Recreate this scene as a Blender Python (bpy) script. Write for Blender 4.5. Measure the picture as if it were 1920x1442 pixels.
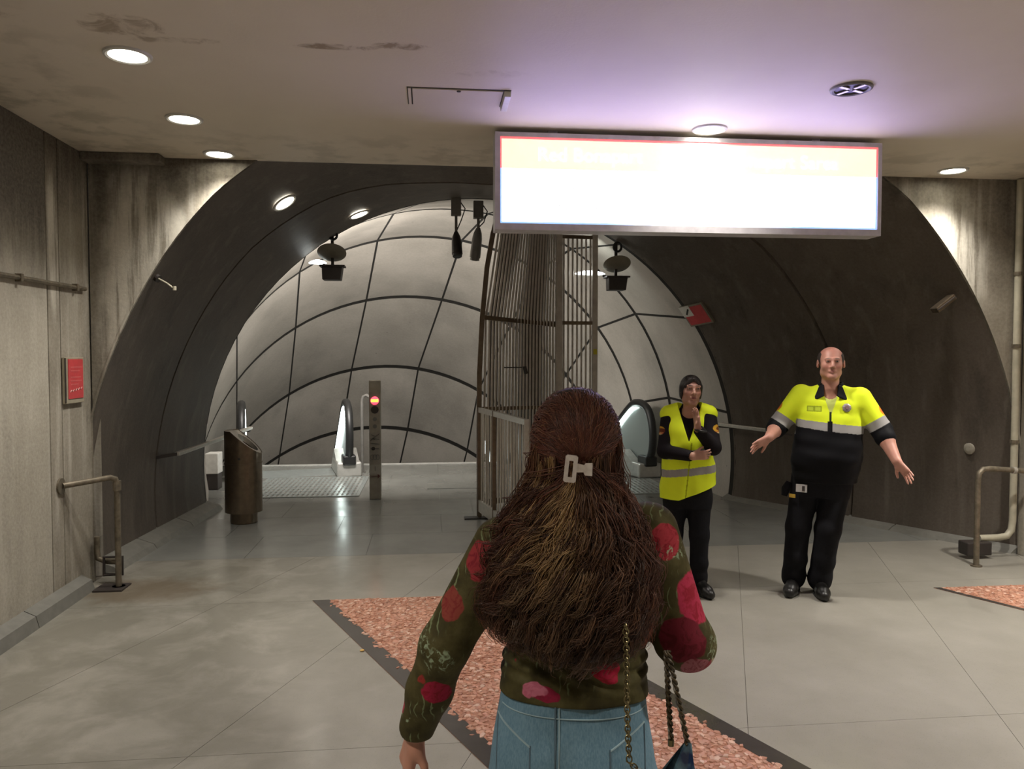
import bpy, bmesh, math, random
import numpy as np
from mathutils import Vector, Matrix
import openvdb

for o in list(bpy.data.objects):
    bpy.data.objects.remove(o)
SC = bpy.context.scene
COL = SC.collection
PI = math.pi
rad = math.radians

# ------------------------------------------------------------------ camera
EYE = 1.68
cam_d = bpy.data.cameras.new('camera')
cam = bpy.data.objects.new('camera', cam_d)
COL.objects.link(cam)
cam.location = (0, 0, EYE)
cam.rotation_euler = (rad(90) - math.atan((721 - 668) / 1450), 0, -rad(6))
cam_d.sensor_fit = 'HORIZONTAL'
cam_d.sensor_width = 36
cam_d.lens = 36 * 1450 / 1920
cam_d.clip_start = 0.05
SC.camera = cam

# ------------------------------------------------------------------ world and exposure
W = bpy.data.worlds.new('world')
SC.world = W
W.use_nodes = True
W.node_tree.nodes['Background'].inputs[0].default_value = (0.55, 0.52, 0.48, 1)
W.node_tree.nodes['Background'].inputs[1].default_value = 0.01
SC.view_settings.view_transform = 'Standard'
SC.view_settings.look = 'None'
SC.view_settings.gamma = 1
SC.view_settings.use_curve_mapping = False
SC.view_settings.exposure = 0.45

WARM = (1.0, 0.945, 0.86)
COOL = (0.90, 1.0, 0.97)
P_DOWN, P_BACK, P_VAULT, P_SHAFT, SIGN_E = 8.2, 24.0, 1.2, 38.0, 4.6


def area_light(name, loc, direction, size, power, color, spread=170, shape='DISK', size_y=None):
    l = bpy.data.lights.new(name, 'AREA')
    l.shape = shape
    l.size = size
    if size_y:
        l.size_y = size_y
    l.energy = power
    l.color = color
    l.spread = rad(spread)
    o = bpy.data.objects.new(name, l)
    o.location = loc
    o.rotation_euler = Vector(direction).to_track_quat('-Z', 'Y').to_euler()
    COL.objects.link(o)
    return o


# ------------------------------------------------------------------ helpers
def link(o, parent=None):
    COL.objects.link(o)
    if parent is not None:
        o.parent = parent
    return o


def tag(o, label=None, cat=None, group=None, kind=None):
    if label:
        o['label'] = label
    if cat:
        o['category'] = cat
    if group:
        o['group'] = group
    if kind:
        o['kind'] = kind
    return o


def thing(name, label, cat, loc=(0, 0, 0), rz=0.0, group=None):
    o = bpy.data.objects.new(name, None)
    o.empty_display_size = 0.1
    o.location = loc
    o.rotation_euler = (0, 0, rz)
    COL.objects.link(o)
    return tag(o, label, cat, group)


def copy_tree(o, parent=None):
    c = o.copy()
    COL.objects.link(c)
    if parent is not None:
        c.parent = parent
    for ch in list(o.children):
        copy_tree(ch, c)
    return c


def origin_of(o):
    p = Vector((0, 0, 0))
    while o is not None:
        p += o.location
        o = o.parent
    return p


class MB:
    """collects simple solids; build() makes ONE mesh object."""

    def __init__(self):
        self.v, self.f = [], []

    def add(self, vs, fs):
        n = len(self.v)
        self.v += [tuple(p) for p in vs]
        self.f += [tuple(i + n for i in f) for f in fs]
        return self

    def box(self, lo, hi):
        x0, y0, z0 = lo
        x1, y1, z1 = hi
        return self.add([(x0, y0, z0), (x1, y0, z0), (x1, y1, z0), (x0, y1, z0), (x0, y0, z1), (x1, y0, z1), (x1, y1, z1), (x0, y1, z1)],
                        [(3, 2, 1, 0), (4, 5, 6, 7), (0, 1, 5, 4), (1, 2, 6, 5), (2, 3, 7, 6), (3, 0, 4, 7)])

    def bar(self, a, b, w, h=None, up=(0, 0, 1)):
        a, b = Vector(a), Vector(b)
        h = h or w
        d = (b - a).normalized()
        u = Vector(up)
        s = d.cross(u)
        if s.length < 1e-4:
            s = d.cross(Vector((1, 0, 0)))
        s.normalize()
        t = s.cross(d)
        vs = []
        for p in (a, b):
            for i, j in ((-1, -1), (1, -1), (1, 1), (-1, 1)):
                vs.append(p + s * (i * w / 2) + t * (j * h / 2))
        return self.add(vs, [(0, 1, 2, 3), (7, 6, 5, 4), (0, 4, 5, 1), (1, 5, 6, 2), (2, 6, 7, 3), (3, 7, 4, 0)])

    def tube(self, pts, r, n=10, closed=False, rs=None):
        pts = [Vector(p) for p in pts]
        m = len(pts)
        prev = None
        vs = []
        for i, p in enumerate(pts):
            if closed:
                d = pts[(i + 1) % m] - pts[i - 1]
            else:
                d = pts[min(i + 1, m - 1)] - pts[max(i - 1, 0)]
            d.normalize()
            if prev is None:
                s = d.cross(Vector((0, 0, 1)))
                if s.length < 1e-3:
                    s = d.cross(Vector((1, 0, 0)))
            else:
                s = prev - d * prev.dot(d)
            s.normalize()
            prev = s
            t = d.cross(s)
            rr = rs[i] if rs else r
            for k in range(n):
                a = 2 * PI * k / n
                vs.append(p + s * (math.cos(a) * rr) + t * (math.sin(a) * rr))
        fs = []
        for i in range(m if closed else m - 1):
            j = (i + 1) % m
            for k in range(n):
                l = (k + 1) % n
                fs.append((i * n + k, i * n + l, j * n + l, j * n + k))
        if not closed:
            fs.append(tuple(range(n - 1, -1, -1)))
            fs.append(tuple((m - 1) * n + k for k in range(n)))
        return self.add(vs, fs)

    def lathe(self, prof, c=(0, 0, 0), n=28, axis=(0, 0, 1)):
        q = Vector((0, 0, 1)).rotation_difference(Vector(axis).normalized())
        c = Vector(c)
        vs, fs = [], []
        for r, z in prof:
            for k in range(n):
                a = 2 * PI * k / n
                vs.append(c + q @ Vector((r * math.cos(a), r * math.sin(a), z)))
        for i in range(len(prof) - 1):
            for k in range(n):
                l = (k + 1) % n
                fs.append((i * n + k, i * n + l, (i + 1) * n + l, (i + 1) * n + k))
        fs.append(tuple(range(n - 1, -1, -1)))
        fs.append(tuple((len(prof) - 1) * n + k for k in range(n)))
        return self.add(vs, fs)

    def prism(self, poly, d):
        """poly: 3D points of one face, d: extrusion vector"""
        n = len(poly)
        poly = [Vector(p) for p in poly]
        d = Vector(d)
        vs = poly + [p + d for p in poly]
        fs = [tuple(range(n - 1, -1, -1)), tuple(range(n, 2 * n))]
        for i in range(n):
            j = (i + 1) % n
            fs.append((i, j, n + j, n + i))
        return self.add(vs, fs)

    def build(self, name, mat, parent=None, smooth=False, local=False, bevel=0):
        off = Vector((0, 0, 0))
        if parent is not None and not local:
            off = origin_of(parent)
        me = bpy.data.meshes.new(name)
        me.from_pydata([(p[0] - off.x, p[1] - off.y, p[2] - off.z) for p in self.v], [], self.f)
        bm = bmesh.new()
        bm.from_mesh(me)
        bmesh.ops.recalc_face_normals(bm, faces=bm.faces)
        bm.to_mesh(me)
        bm.free()
        if mat:
            me.materials.append(mat)
        if smooth:
            me.polygons.foreach_set('use_smooth', [True] * len(me.polygons))
            me.update()
        o = bpy.data.objects.new(name, me)
        link(o, parent)
        if smooth:
            try:
                me.set_sharp_from_angle(angle=rad(40))
            except Exception:
                pass
        if bevel:
            b = o.modifiers.new('bevel', 'BEVEL')
            b.width = bevel
            b.segments = 2
            b.limit_method = 'ANGLE'
        return o


def raw_mesh(name, verts, faces, mat, parent=None, smooth=True, colors=None):
    """numpy verts (n,3) and faces (m,3|4) -> object, quickly"""
    me = bpy.data.meshes.new(name)
    verts = np.asarray(verts, np.float32)
    faces = np.asarray(faces, np.int32)
    k = faces.shape[1]
    me.vertices.add(len(verts))
    me.vertices.foreach_set('co', verts.ravel())
    me.loops.add(faces.size)
    me.loops.foreach_set('vertex_index', faces.ravel())
    me.polygons.add(len(faces))
    me.polygons.foreach_set('loop_start', np.arange(0, faces.size, k, dtype=np.int32))
    me.update(calc_edges=True)
    me.validate()
    if smooth:
        me.polygons.foreach_set('use_smooth', np.ones(len(me.polygons), bool))
    if colors is not None:
        at = me.color_attributes.new('Col', 'FLOAT_COLOR', 'POINT')
        c = np.ones((len(verts), 4), np.float32)
        c[:, :3] = colors
        at.data.foreach_set('color', c.ravel())
    me.materials.append(mat)
    o = bpy.data.objects.new(name, me)
    return link(o, parent)


def lin(h):
    """sRGB 0-255 triple to linear"""
    return tuple(((c / 255) / 12.92 if c / 255 <= 0.04045 else ((c / 255 + 0.055) / 1.055) ** 2.4) for c in h)


class NT:
    def __init__(self, name):
        self.m = bpy.data.materials.new(name)
        self.m.use_nodes = True
        self.t = self.m.node_tree
        self.b = self.t.nodes['Principled BSDF']

    def n(self, typ, **kw):
        x = self.t.nodes.new(typ)
        for k, v in kw.items():
            if k.startswith('_'):
                setattr(x, k[1:], v)
            else:
                x.inputs[k.replace('_', ' ')].default_value = v
        return x

    def l(self, a, b):
        self.t.links.new(a, b)

    def pos(self):
        return self.n('ShaderNodeNewGeometry').outputs['Position']

    def obj(self):
        return self.n('ShaderNodeTexCoord').outputs['Object']

    def mapping(self, vec, scale=(1, 1, 1), loc=(0, 0, 0)):
        x = self.n('ShaderNodeMapping')
        x.inputs['Scale'].default_value = scale
        x.inputs['Location'].default_value = loc
        self.l(vec, x.inputs['Vector'])
        return x.outputs[0]

    def noise(self, vec, scale, detail=4, rough=0.55, dist=0.0):
        x = self.n('ShaderNodeTexNoise')
        x.inputs['Scale'].default_value = scale
        x.inputs['Detail'].default_value = detail
        x.inputs['Roughness'].default_value = rough
        x.inputs['Distortion'].default_value = dist
        self.l(vec, x.inputs['Vector'])
        return x.outputs['Fac']

    def ramp(self, fac, stops):
        x = self.n('ShaderNodeValToRGB')
        e = x.color_ramp.elements
        while len(e) < len(stops):
            e.new(0.5)
        for i, (p, c) in enumerate(stops):
            e[i].position = p
            e[i].color = (*c, 1) if len(c) == 3 else c
        self.l(fac, x.inputs[0])
        return x.outputs[0]

    def mix(self, fac, a, b, mode='MIX'):
        x = self.n('ShaderNodeMix', _data_type='RGBA', _blend_type=mode)
        if isinstance(fac, (int, float)):
            x.inputs[0].default_value = fac
        else:
            self.l(fac, x.inputs[0])
        for s, v in ((6, a), (7, b)):
            if isinstance(v, tuple):
                x.inputs[s].default_value = (*v, 1)
            else:
                self.l(v, x.inputs[s])
        return x.outputs[2]

    def math(self, op, a, b=0.0, clamp=False):
        x = self.n('ShaderNodeMath', _operation=op, _use_clamp=clamp)
        for s, v in ((0, a), (1, b)):
            if isinstance(v, (int, float)):
                x.inputs[s].default_value = v
            else:
                self.l(v, x.inputs[s])
        return x.outputs[0]

    def maprange(self, v, a, b, c=0.0, d=1.0):
        x = self.n('ShaderNodeMapRange')
        x.clamp = True
        x.interpolation_type = 'SMOOTHSTEP'
        self.l(v, x.inputs[0])
        for i, q in enumerate((a, b, c, d)):
            x.inputs[i + 1].default_value = q
        return x.outputs[0]

    def color(self, c):
        if isinstance(c, tuple):
            self.b.inputs['Base Color'].default_value = (*c, 1)
        else:
            self.l(c, self.b.inputs['Base Color'])

    def bump(self, h, strength=0.2, dist=0.01):
        x = self.n('ShaderNodeBump')
        x.inputs['Strength'].default_value = strength
        x.inputs['Distance'].default_value = dist
        self.l(h, x.inputs['Height'])
        self.l(x.outputs[0], self.b.inputs['Normal'])

    def set(self, **kw):
        for k, v in kw.items():
            self.b.inputs[k.replace('_', ' ')].default_value = v
        return self


def plain(name, c, rough=0.5, metal=0.0, vary=0.12, scale=14.0, **kw):
    t = NT(name)
    nz = t.noise(t.pos(), scale)
    lo = tuple(x * (1 - vary) for x in c)
    hi = tuple(min(1, x * (1 + vary)) for x in c)
    t.color(t.ramp(nz, [(0.3, lo), (0.7, hi)]))
    t.set(Roughness=rough, Metallic=metal, **kw)
    return t.m


def emit(name, c, s):
    t = NT(name)
    t.color((0.8, 0.8, 0.8))
    t.b.inputs['Emission Color'].default_value = (*c, 1)
    t.b.inputs['Emission Strength'].default_value = s
    return t.m


def concrete(name, dark, light, streak=None, streak_amt=0.6, scale=1.2, rough=0.75, grime=None, spec=0.3, gr=0.55, soot_shade=None, lime=None):
    t = NT(name)
    p = t.pos()
    n1 = t.noise(p, scale, 6, 0.6)
    base = t.ramp(n1, [(0.32, dark), (0.68, light)])
    sv = t.mapping(p, (5, 5, 0.35))
    n2 = t.noise(sv, 1.6, 5, 0.6)
    if streak:
        base = t.mix(t.math('MULTIPLY', t.maprange(n2, 0.5, 0.72), streak_amt), base, streak)
    n4 = t.noise(t.mapping(p, (3.2, 3.2, 0.6), (7, 3, 1)), 1.1, 6, 0.65)
    base = t.mix(t.math('MULTIPLY', t.maprange(n4, 0.5, 0.75), gr), base, grime or tuple(c * 0.35 for c in dark))
    if soot_shade:  # sooty dirt with the lamps' cut-off shade painted into the same band
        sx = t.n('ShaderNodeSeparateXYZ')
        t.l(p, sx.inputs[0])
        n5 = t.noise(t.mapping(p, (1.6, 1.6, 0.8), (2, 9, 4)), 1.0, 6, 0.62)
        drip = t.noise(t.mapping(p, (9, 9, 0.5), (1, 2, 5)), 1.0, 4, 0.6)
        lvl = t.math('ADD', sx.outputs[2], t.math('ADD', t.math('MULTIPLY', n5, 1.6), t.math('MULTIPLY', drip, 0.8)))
        base = t.mix(t.math('MULTIPLY', t.maprange(lvl, soot_shade, soot_shade + 0.75), 0.93), base, (0.036, 0.027, 0.023))
    if lime:
        # pale lime runs: blotches given as (x, y, z, rx, ry, rz)
        run = t.noise(t.mapping(p, (8, 8, 0.55), (3, 1, 2)), 1.6, 6, 0.65)
        blot = t.noise(t.mapping(p, (2, 2, 1.0), (5, 5, 1)), 1.6, 5, 0.6)
        for (x, y, z, rx, ry, rz) in lime:
            m = t.mapping(p, (1 / rx, 1 / ry, 1 / rz), (-x / rx, -y / ry, -z / rz))
            ln = t.n('ShaderNodeVectorMath', _operation='LENGTH')
            t.l(m, ln.inputs[0])
            k = t.maprange(t.math('ADD', ln.outputs['Value'], t.math('MULTIPLY', blot, 1.0)), 1.0, 1.6, 1, 0)
            k = t.math('MULTIPLY', k, t.maprange(run, 0.36, 0.54))
            base = t.mix(t.math('MULTIPLY', k, 0.95), base, (0.72, 0.68, 0.59))
    n3 = t.noise(p, 46, 3, 0.6)
    base = t.mix(0.25, base, t.ramp(n3, [(0.3, tuple(c * 0.5 for c in dark)), (0.7, light)]))
    t.color(base)
    t.bump(t.math('ADD', n3, t.math('MULTIPLY', n1, 2.0)), 0.22, 0.006)
    t.set(Roughness=rough)
    t.b.inputs['Specular IOR Level'].default_value = spec
    return t
# ------------------------------------------------------------------ materials of the setting
CEIL, XL, XR, YP, YZ, YE = 3.15, -2.5, 4.95, 6.05, 6.57, 12.1
YB = -5.0

M_WALL = concrete('wall_concrete', (0.34, 0.31, 0.25), (0.52, 0.485, 0.41), (0.58, 0.55, 0.48), 0.35, 1.1, gr=0.34, soot_shade=3.15).m
M_PORTAL = concrete('portal_concrete', (0.20, 0.175, 0.135), (0.40, 0.365, 0.30), (0.56, 0.52, 0.45), 0.95, 1.6, soot_shade=3.85, lime=((-2.15, 6.05, 2.15, 0.34, 2, 0.95), (-2.5, 5.47, 2.35, 0.3, 0.10, 0.55), (-1.95, 6.05, 2.55, 0.16, 2, 0.35), (4.25, 6.05, 2.35, 0.35, 2, 0.7))).m
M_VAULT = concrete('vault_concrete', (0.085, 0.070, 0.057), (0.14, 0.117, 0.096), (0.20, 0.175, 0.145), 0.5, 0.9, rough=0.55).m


def panel_material():
    t = NT('shaft_panel_concrete')
    p = t.pos()
    n1 = t.noise(p, 1.1, 5, 0.6)
    base = t.ramp(n1, [(0.3, (0.37, 0.335, 0.29)), (0.7, (0.52, 0.475, 0.42))])
    oi = t.n('ShaderNodeObjectInfo')
    base = t.mix(t.math('MULTIPLY', oi.outputs['Random'], 0.22), base, (0.26, 0.245, 0.215))
    n2 = t.noise(t.mapping(p, (1, 1, 0.35), (4, 4, 4)), 0.9, 4, 0.55)
    base = t.mix(t.math('MULTIPLY', t.maprange(n2, 0.48, 0.66), 0.45), base, (0.22, 0.205, 0.18))
    v = t.n('ShaderNodeTexVoronoi')
    v.inputs['Scale'].default_value = 2.6
    t.l(p, v.inputs['Vector'])
    dots = t.maprange(v.outputs['Distance'], 0.035, 0.05, 1, 0)
    base = t.mix(t.math('MULTIPLY', dots, 0.55), base, (0.12, 0.11, 0.095))
    n3 = t.noise(p, 30, 4)
    base = t.mix(0.12, base, t.ramp(n3, [(0.3, (0.2, 0.19, 0.17)), (0.7, (0.6, 0.57, 0.52))]))
    t.color(base)
    t.bump(n3, 0.12, 0.005)
    t.set(Roughness=0.5)
    return t.m


M_PANEL = panel_material()
M_JOINT = plain('dark_joint', (0.02, 0.018, 0.015), 0.9)


def ceiling_material():
    t = NT('ceiling_plaster')
    p = t.pos()
    n1 = t.noise(p, 0.8, 5, 0.55)
    base = t.ramp(n1, [(0.3, (0.66, 0.59, 0.48)), (0.7, (0.74, 0.67, 0.56))])
    # mould bloom towards the left wall and the portal
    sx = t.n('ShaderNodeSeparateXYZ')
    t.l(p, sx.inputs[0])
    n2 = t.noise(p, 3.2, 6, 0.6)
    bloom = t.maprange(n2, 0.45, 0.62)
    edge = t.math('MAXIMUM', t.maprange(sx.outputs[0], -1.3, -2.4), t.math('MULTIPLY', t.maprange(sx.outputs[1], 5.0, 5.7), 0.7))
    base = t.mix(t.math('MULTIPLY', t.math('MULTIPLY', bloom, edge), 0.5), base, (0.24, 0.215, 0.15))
    # brown damp stains
    n3 = t.noise(p, 9, 5, 0.65, 0.6)
    for (x, y, rx, ry, amt) in ((-1.36, 3.66, 0.22, 0.13, 0.6), (-1.20, 3.80, 0.22, 0.05, 0.55), (-0.44, 3.80, 0.23, 0.045, 0.75), (-0.14, 3.76, 0.15, 0.055, 0.7),
                                (-1.95, 3.6, 0.2, 0.06, 0.35), (0.33, 4.08, 0.22, 0.07, 0.25)):
        m = t.mapping(p, (1 / rx, 1 / ry, 0.0), (-x / rx, -y / ry, 0))
        ln = t.n('ShaderNodeVectorMath', _operation='LENGTH')
        t.l(m, ln.inputs[0])
        blob = t.maprange(t.math('ADD', ln.outputs['Value'], t.math('MULTIPLY', n3, 1.6)), 1.15, 1.75, 1, 0)
        rim = t.math('MULTIPLY', blob, t.maprange(n3, 0.38, 0.62, 1.0, 0.15))
        base = t.mix(t.math('MULTIPLY', rim, amt), base, (0.20, 0.125, 0.06))
    n4 = t.noise(p, 70, 3)
    t.color(base)
    t.bump(t.math('ADD', n4, t.math('MULTIPLY', n1, 3)), 0.12, 0.006)
    t.set(Roughness=0.6)
    return t.m


M_CEIL = ceiling_material()


def floor_material(name, lo, hi, r0, r1, speck=0.35, dirt_amt=0.0):
    t = NT(name)
    p = t.pos()
    n1 = t.noise(p, 1.3, 6, 0.6)
    base = t.ramp(n1, [(0.3, lo), (0.7, hi)])
    n2 = t.noise(p, 190, 2, 0.5)
    base = t.mix(t.math('MULTIPLY', t.maprange(n2, 0.62, 0.72), speck), base, tuple(c * 0.35 for c in lo))
    oi = t.n('ShaderNodeObjectInfo')
    base = t.mix(t.math('MULTIPLY', oi.outputs['Random'], 0.10), base, tuple(c * 0.75 for c in lo))
    # trodden grey dirt on the left half of the hall
    sx = t.n('ShaderNodeSeparateXYZ')
    t.l(p, sx.inputs[0])
    n5 = t.noise(p, 2.6, 5, 0.6, 0.4)
    dirt = t.math('MULTIPLY', t.maprange(n5, 0.30, 0.60), t.maprange(t.math('ADD', sx.outputs[0], t.math('MULTIPLY', n1, 1.2)), 0.9, -0.8))
    base = t.mix(t.math('MULTIPLY', dirt, dirt_amt), base, tuple(c * q for c, q in zip(lo, (0.50, 0.50, 0.46))))
    # rusty damp ring by the left pipe
    m = t.mapping(p, (1 / 0.55, 1 / 0.35, 0), (2.05 / 0.55, -5.75 / 0.35, 0))
    ln = t.n('ShaderNodeVectorMath', _operation='LENGTH')
    t.l(m, ln.inputs[0])
    n3 = t.noise(p, 5, 5, 0.6)
    base = t.mix(t.math('MULTIPLY', t.maprange(t.math('ADD', ln.outputs['Value'], n3), 1.0, 1.6, 1, 0), 0.55), base, (0.13, 0.09, 0.05))
    t.color(base)
    n4 = t.noise(p, 2.0, 2, 0.5)
    t.l(t.maprange(n4, 0.25, 0.75, r0, r1), t.b.inputs['Roughness'])
    t.bump(t.noise(p, 7, 3), 0.03, 0.01)
    return t.m


M_FLOOR = floor_material('terrazzo', (0.265, 0.25, 0.212), (0.34, 0.322, 0.28), 0.17, 0.23, 0.35, 0.55)
M_DECK = floor_material('grey_stone', (0.17, 0.172, 0.158), (0.25, 0.252, 0.232), 0.15, 0.25)
M_GROUT = plain('grout', (0.10, 0.085, 0.065), 0.85)
M_BASE = plain('plinth_stone', (0.17, 0.165, 0.145), 0.55)

# ------------------------------------------------------------------ funnel and shaft rings
# (y of the ring plane at z = 0, tilt, centre x, centre height in the plane, radius)
RINGS = [(8.70, 0, 0.5255, 0.451, 2.988), (9.60, 0, 0.186, 0.60, 2.89), (10.3, 10, -0.09, 0.48, 2.92), (11.5, 20, -0.36, -0.19, 2.99),
         (13.3, 25, -0.76, -1.29, 2.95), (14.6, 30, -1.0, -2.69, 3.08), (15.9, 30, -1.3, -4.2, 3.1)]
def _scaled(y0, t, cx, cw, R, s):
    """the same ring, further from the eye and larger"""
    a = rad(t)
    c = Vector((cx, y0 + cw * math.sin(a), cw * math.cos(a) - EYE)) * s
    cw2 = (c.z + EYE) / math.cos(a)
    return (c.y - cw2 * math.sin(a), t, c.x, cw2, R * s)


RINGS = [_scaled(*r, s) for r, s in zip(RINGS, (1.0, 1.09, 1.11, 1.12, 1.13, 1.14, 1.15))]
FLAT = [(-95, 1.0), (-53, 1.0), (-47, 0.998), (-39.4, 0.985), (-34, 0.974), (-29, 0.956), (-24, 0.934), (-16.7, 0.899), (-6.6, 0.866), (4, 0.862),
        (14, 0.88), (22, 0.91), (29, 0.945), (36, 0.978), (45.7, 0.998), (60, 1.0), (110, 1.0)]


def flat(th):
    return float(np.interp(th, [a for a, b in FLAT], [b for a, b in FLAT]))


def ring_point(k, th, grow=0.0):
    y0, t, cx, cw, R = RINGS[k]
    t = rad(t)
    a = rad(th)
    w = cw + (R + grow) * math.cos(a)
    return Vector((cx + (R + grow) * math.sin(a), y0 + w * math.sin(t), w * math.cos(t)))


def funnel_point(s, th, grow=0.0):
    """s = 0 at the portal, 1 at the end ring"""
    cx, cz, R = 1.193 + (0.5255 - 1.193) * s, 0.328 + (0.451 - 0.328) * s, 3.803 + (2.988 - 3.803) * s
    k = flat(th)
    if s > 0.51:
        k = k + (1 - k) * (s - 0.51) / 0.49
    R = R * k + grow
    a = rad(th)
    return Vector((cx + R * math.sin(a), YP + 2.65 * s, cz + R * math.cos(a)))


def patch(fn_in, fn_out, nu, nv):
    """closed curved slab between an inner and an outer grid"""
    m = MB()
    a = [[fn_in(i / nu, j / nv) for j in range(nv + 1)] for i in range(nu + 1)]
    b = [[fn_out(i / nu, j / nv) for j in range(nv + 1)] for i in range(nu + 1)]
    vs = [p for r in a for p in r] + [p for r in b for p in r]
    N = (nu + 1) * (nv + 1)
    ix = lambda i, j: i * (nv + 1) + j
    fs = []
    for i in range(nu):
        for j in range(nv):
            q = (ix(i, j), ix(i + 1, j), ix(i + 1, j + 1), ix(i, j + 1))
            fs.append(q)
            fs.append(tuple(N + k for k in reversed(q)))
    rim = [ix(i, 0) for i in range(nu + 1)] + [ix(nu, j) for j in range(1, nv + 1)] + [ix(i, nv) for i in range(nu - 1, -1, -1)] + [ix(0, j) for j in range(nv - 1, 0, -1)]
    for q in range(len(rim)):
        u, w = rim[q], rim[(q + 1) % len(rim)]
        fs.append((u, w, N + w, N + u))
    m.add(vs, fs)
    return m


def struct(name, label=None):
    o = bpy.data.objects.new(name, None)
    COL.objects.link(o)
    o['kind'] = 'structure'
    if label:
        o['label'] = label
    return o


# backing shell behind the joints
tun = struct('wall_tunnel', 'dark concrete vault and pale panelled shaft behind the arch')
TH0, TH1 = -101, 102
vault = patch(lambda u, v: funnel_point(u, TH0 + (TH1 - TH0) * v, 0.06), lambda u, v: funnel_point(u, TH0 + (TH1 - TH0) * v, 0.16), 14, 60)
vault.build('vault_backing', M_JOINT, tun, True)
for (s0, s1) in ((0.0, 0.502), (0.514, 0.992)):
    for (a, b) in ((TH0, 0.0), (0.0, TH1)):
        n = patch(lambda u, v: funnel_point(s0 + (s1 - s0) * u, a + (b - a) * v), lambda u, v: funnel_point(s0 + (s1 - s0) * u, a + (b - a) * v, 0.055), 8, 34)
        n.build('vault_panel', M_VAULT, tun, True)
# dark lip of the end ring
n = patch(lambda u, v: funnel_point(0.985 + 0.03 * u, TH0 + (TH1 - TH0) * v, 0.0 + 0.015 * u), lambda u, v: funnel_point(0.985 + 0.03 * u, TH0 + (TH1 - TH0) * v, 0.10), 1, 60)
n.build('end_ring', M_JOINT, tun, True)


def shaft(k0, f, th, grow=0.0):
    k = min(int(f), len(RINGS) - 2)
    a, b = ring_point(k, th, grow), ring_point(k + 1, th, grow)
    return a.lerp(b, f - k)


SB = patch(lambda u, v: shaft(0, 6 * u, -120 + 240 * v, 0.0135), lambda u, v: shaft(0, 6 * u, -120 + 240 * v, 0.17), 6, 70)
SB.build('shaft_backing', M_JOINT, tun, True)
SEAMS = [-118, -104, -81, -58, -35, -12.5, 10.5, 33, 56, 79, 102, 118]
for k in range(6):
    ln = (ring_point(k + 1, 0) - ring_point(k, 0)).length
    g = 0.048 / max(ln, 0.5)
    for i in range(len(SEAMS) - 1):
        e = 0.027 / RINGS[k][4] * 180 / PI
        a, b = SEAMS[i] + e * 0.62, SEAMS[i + 1] - e * 0.62
        q = patch(lambda u, v: shaft(0, k + g + (1 - 2 * g) * u, a + (b - a) * v), lambda u, v: shaft(0, k + g + (1 - 2 * g) * u, a + (b - a) * v, 0.012), 2, 6)
        o = q.build('shaft_panel', M_PANEL, tun, True)
        o.data.materials.append(M_JOINT)
        for pl_ in list(o.data.polygons)[-16:]:
            pl_.material_index = 1

# ------------------------------------------------------------------ portal wall with the arch cut out
pw = struct('wall_portal', 'stained concrete portal wall around the wide arch')
arch = [funnel_point(0, th) for th in np.linspace(-95.2, 95.2, 121)]
m = MB()
top = 4.4


def spandrel(part):
    """quads between the arch and the outer rectangle"""
    m = MB()
    vs, fs = [], []
    for p in part:
        # outward target on the rectangle
        if p.x < 1.2:
            t = Vector((XL, p.y, p.z))
        else:
            t = Vector((XR, p.y, p.z))
        vs.append(Vector((p.x, YP - 0.02, max(p.z, 0))))
        vs.append(Vector((t.x, YP - 0.02, max(p.z, 0))))
        vs.append(Vector((p.x, YP + 0.12, max(p.z, 0))))
        vs.append(Vector((t.x, YP + 0.12, max(p.z, 0))))
    for i in range(len(part) - 1):
        a, b = 4 * i, 4 * i + 4
        fs += [(a, a + 1, b + 1, b), (a + 2, b + 2, b + 3, a + 3), (a, b, b + 2, a + 2)]
    m.add(vs, fs)
    return m


half = len(arch) // 2
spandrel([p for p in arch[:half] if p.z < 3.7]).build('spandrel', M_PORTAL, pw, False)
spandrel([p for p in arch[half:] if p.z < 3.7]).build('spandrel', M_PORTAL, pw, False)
# worn pale rim along the arch edge
r = MB()
ths = np.linspace(-95.2, 95.2, 121)
vs, fs = [], []
for th in ths:
    a, b = funnel_point(0, th, 0.0), funnel_point(0, th, 0.014)
    vs += [(a.x, YP - 0.026, a.z), (b.x, YP - 0.026, b.z), (b.x, YP - 0.02, b.z), (a.x, YP + 0.02, a.z)]
for i in range(len(ths) - 1):
    for j in range(4):
        l = (j + 1) % 4
        fs.append((4 * i + j, 4 * i + l, 4 * i + 4 + l, 4 * i + 4 + j))
r.add(vs, fs)
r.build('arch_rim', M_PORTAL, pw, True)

# ------------------------------------------------------------------ side walls, back wall
wl = struct('wall_left', 'left concrete wall with vertical joints')
MB().box((XL - 0.2, YB, -0.05), (XL - 0.03, YP, CEIL + 0.3)).build('wall_core', M_JOINT, wl)
ys = [YB, -3.0, -0.9, 1.2, 3.3, 5.385, 5.556, 5.925]
for i in range(len(ys) - 1):
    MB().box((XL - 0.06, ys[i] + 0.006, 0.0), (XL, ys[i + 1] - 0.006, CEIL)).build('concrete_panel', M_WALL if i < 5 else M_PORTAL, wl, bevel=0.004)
MB().box((XL - 0.06, 5.937, 0.0), (XL - 0.012, YP, CEIL)).build('corner_strip', M_PORTAL, wl)
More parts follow.
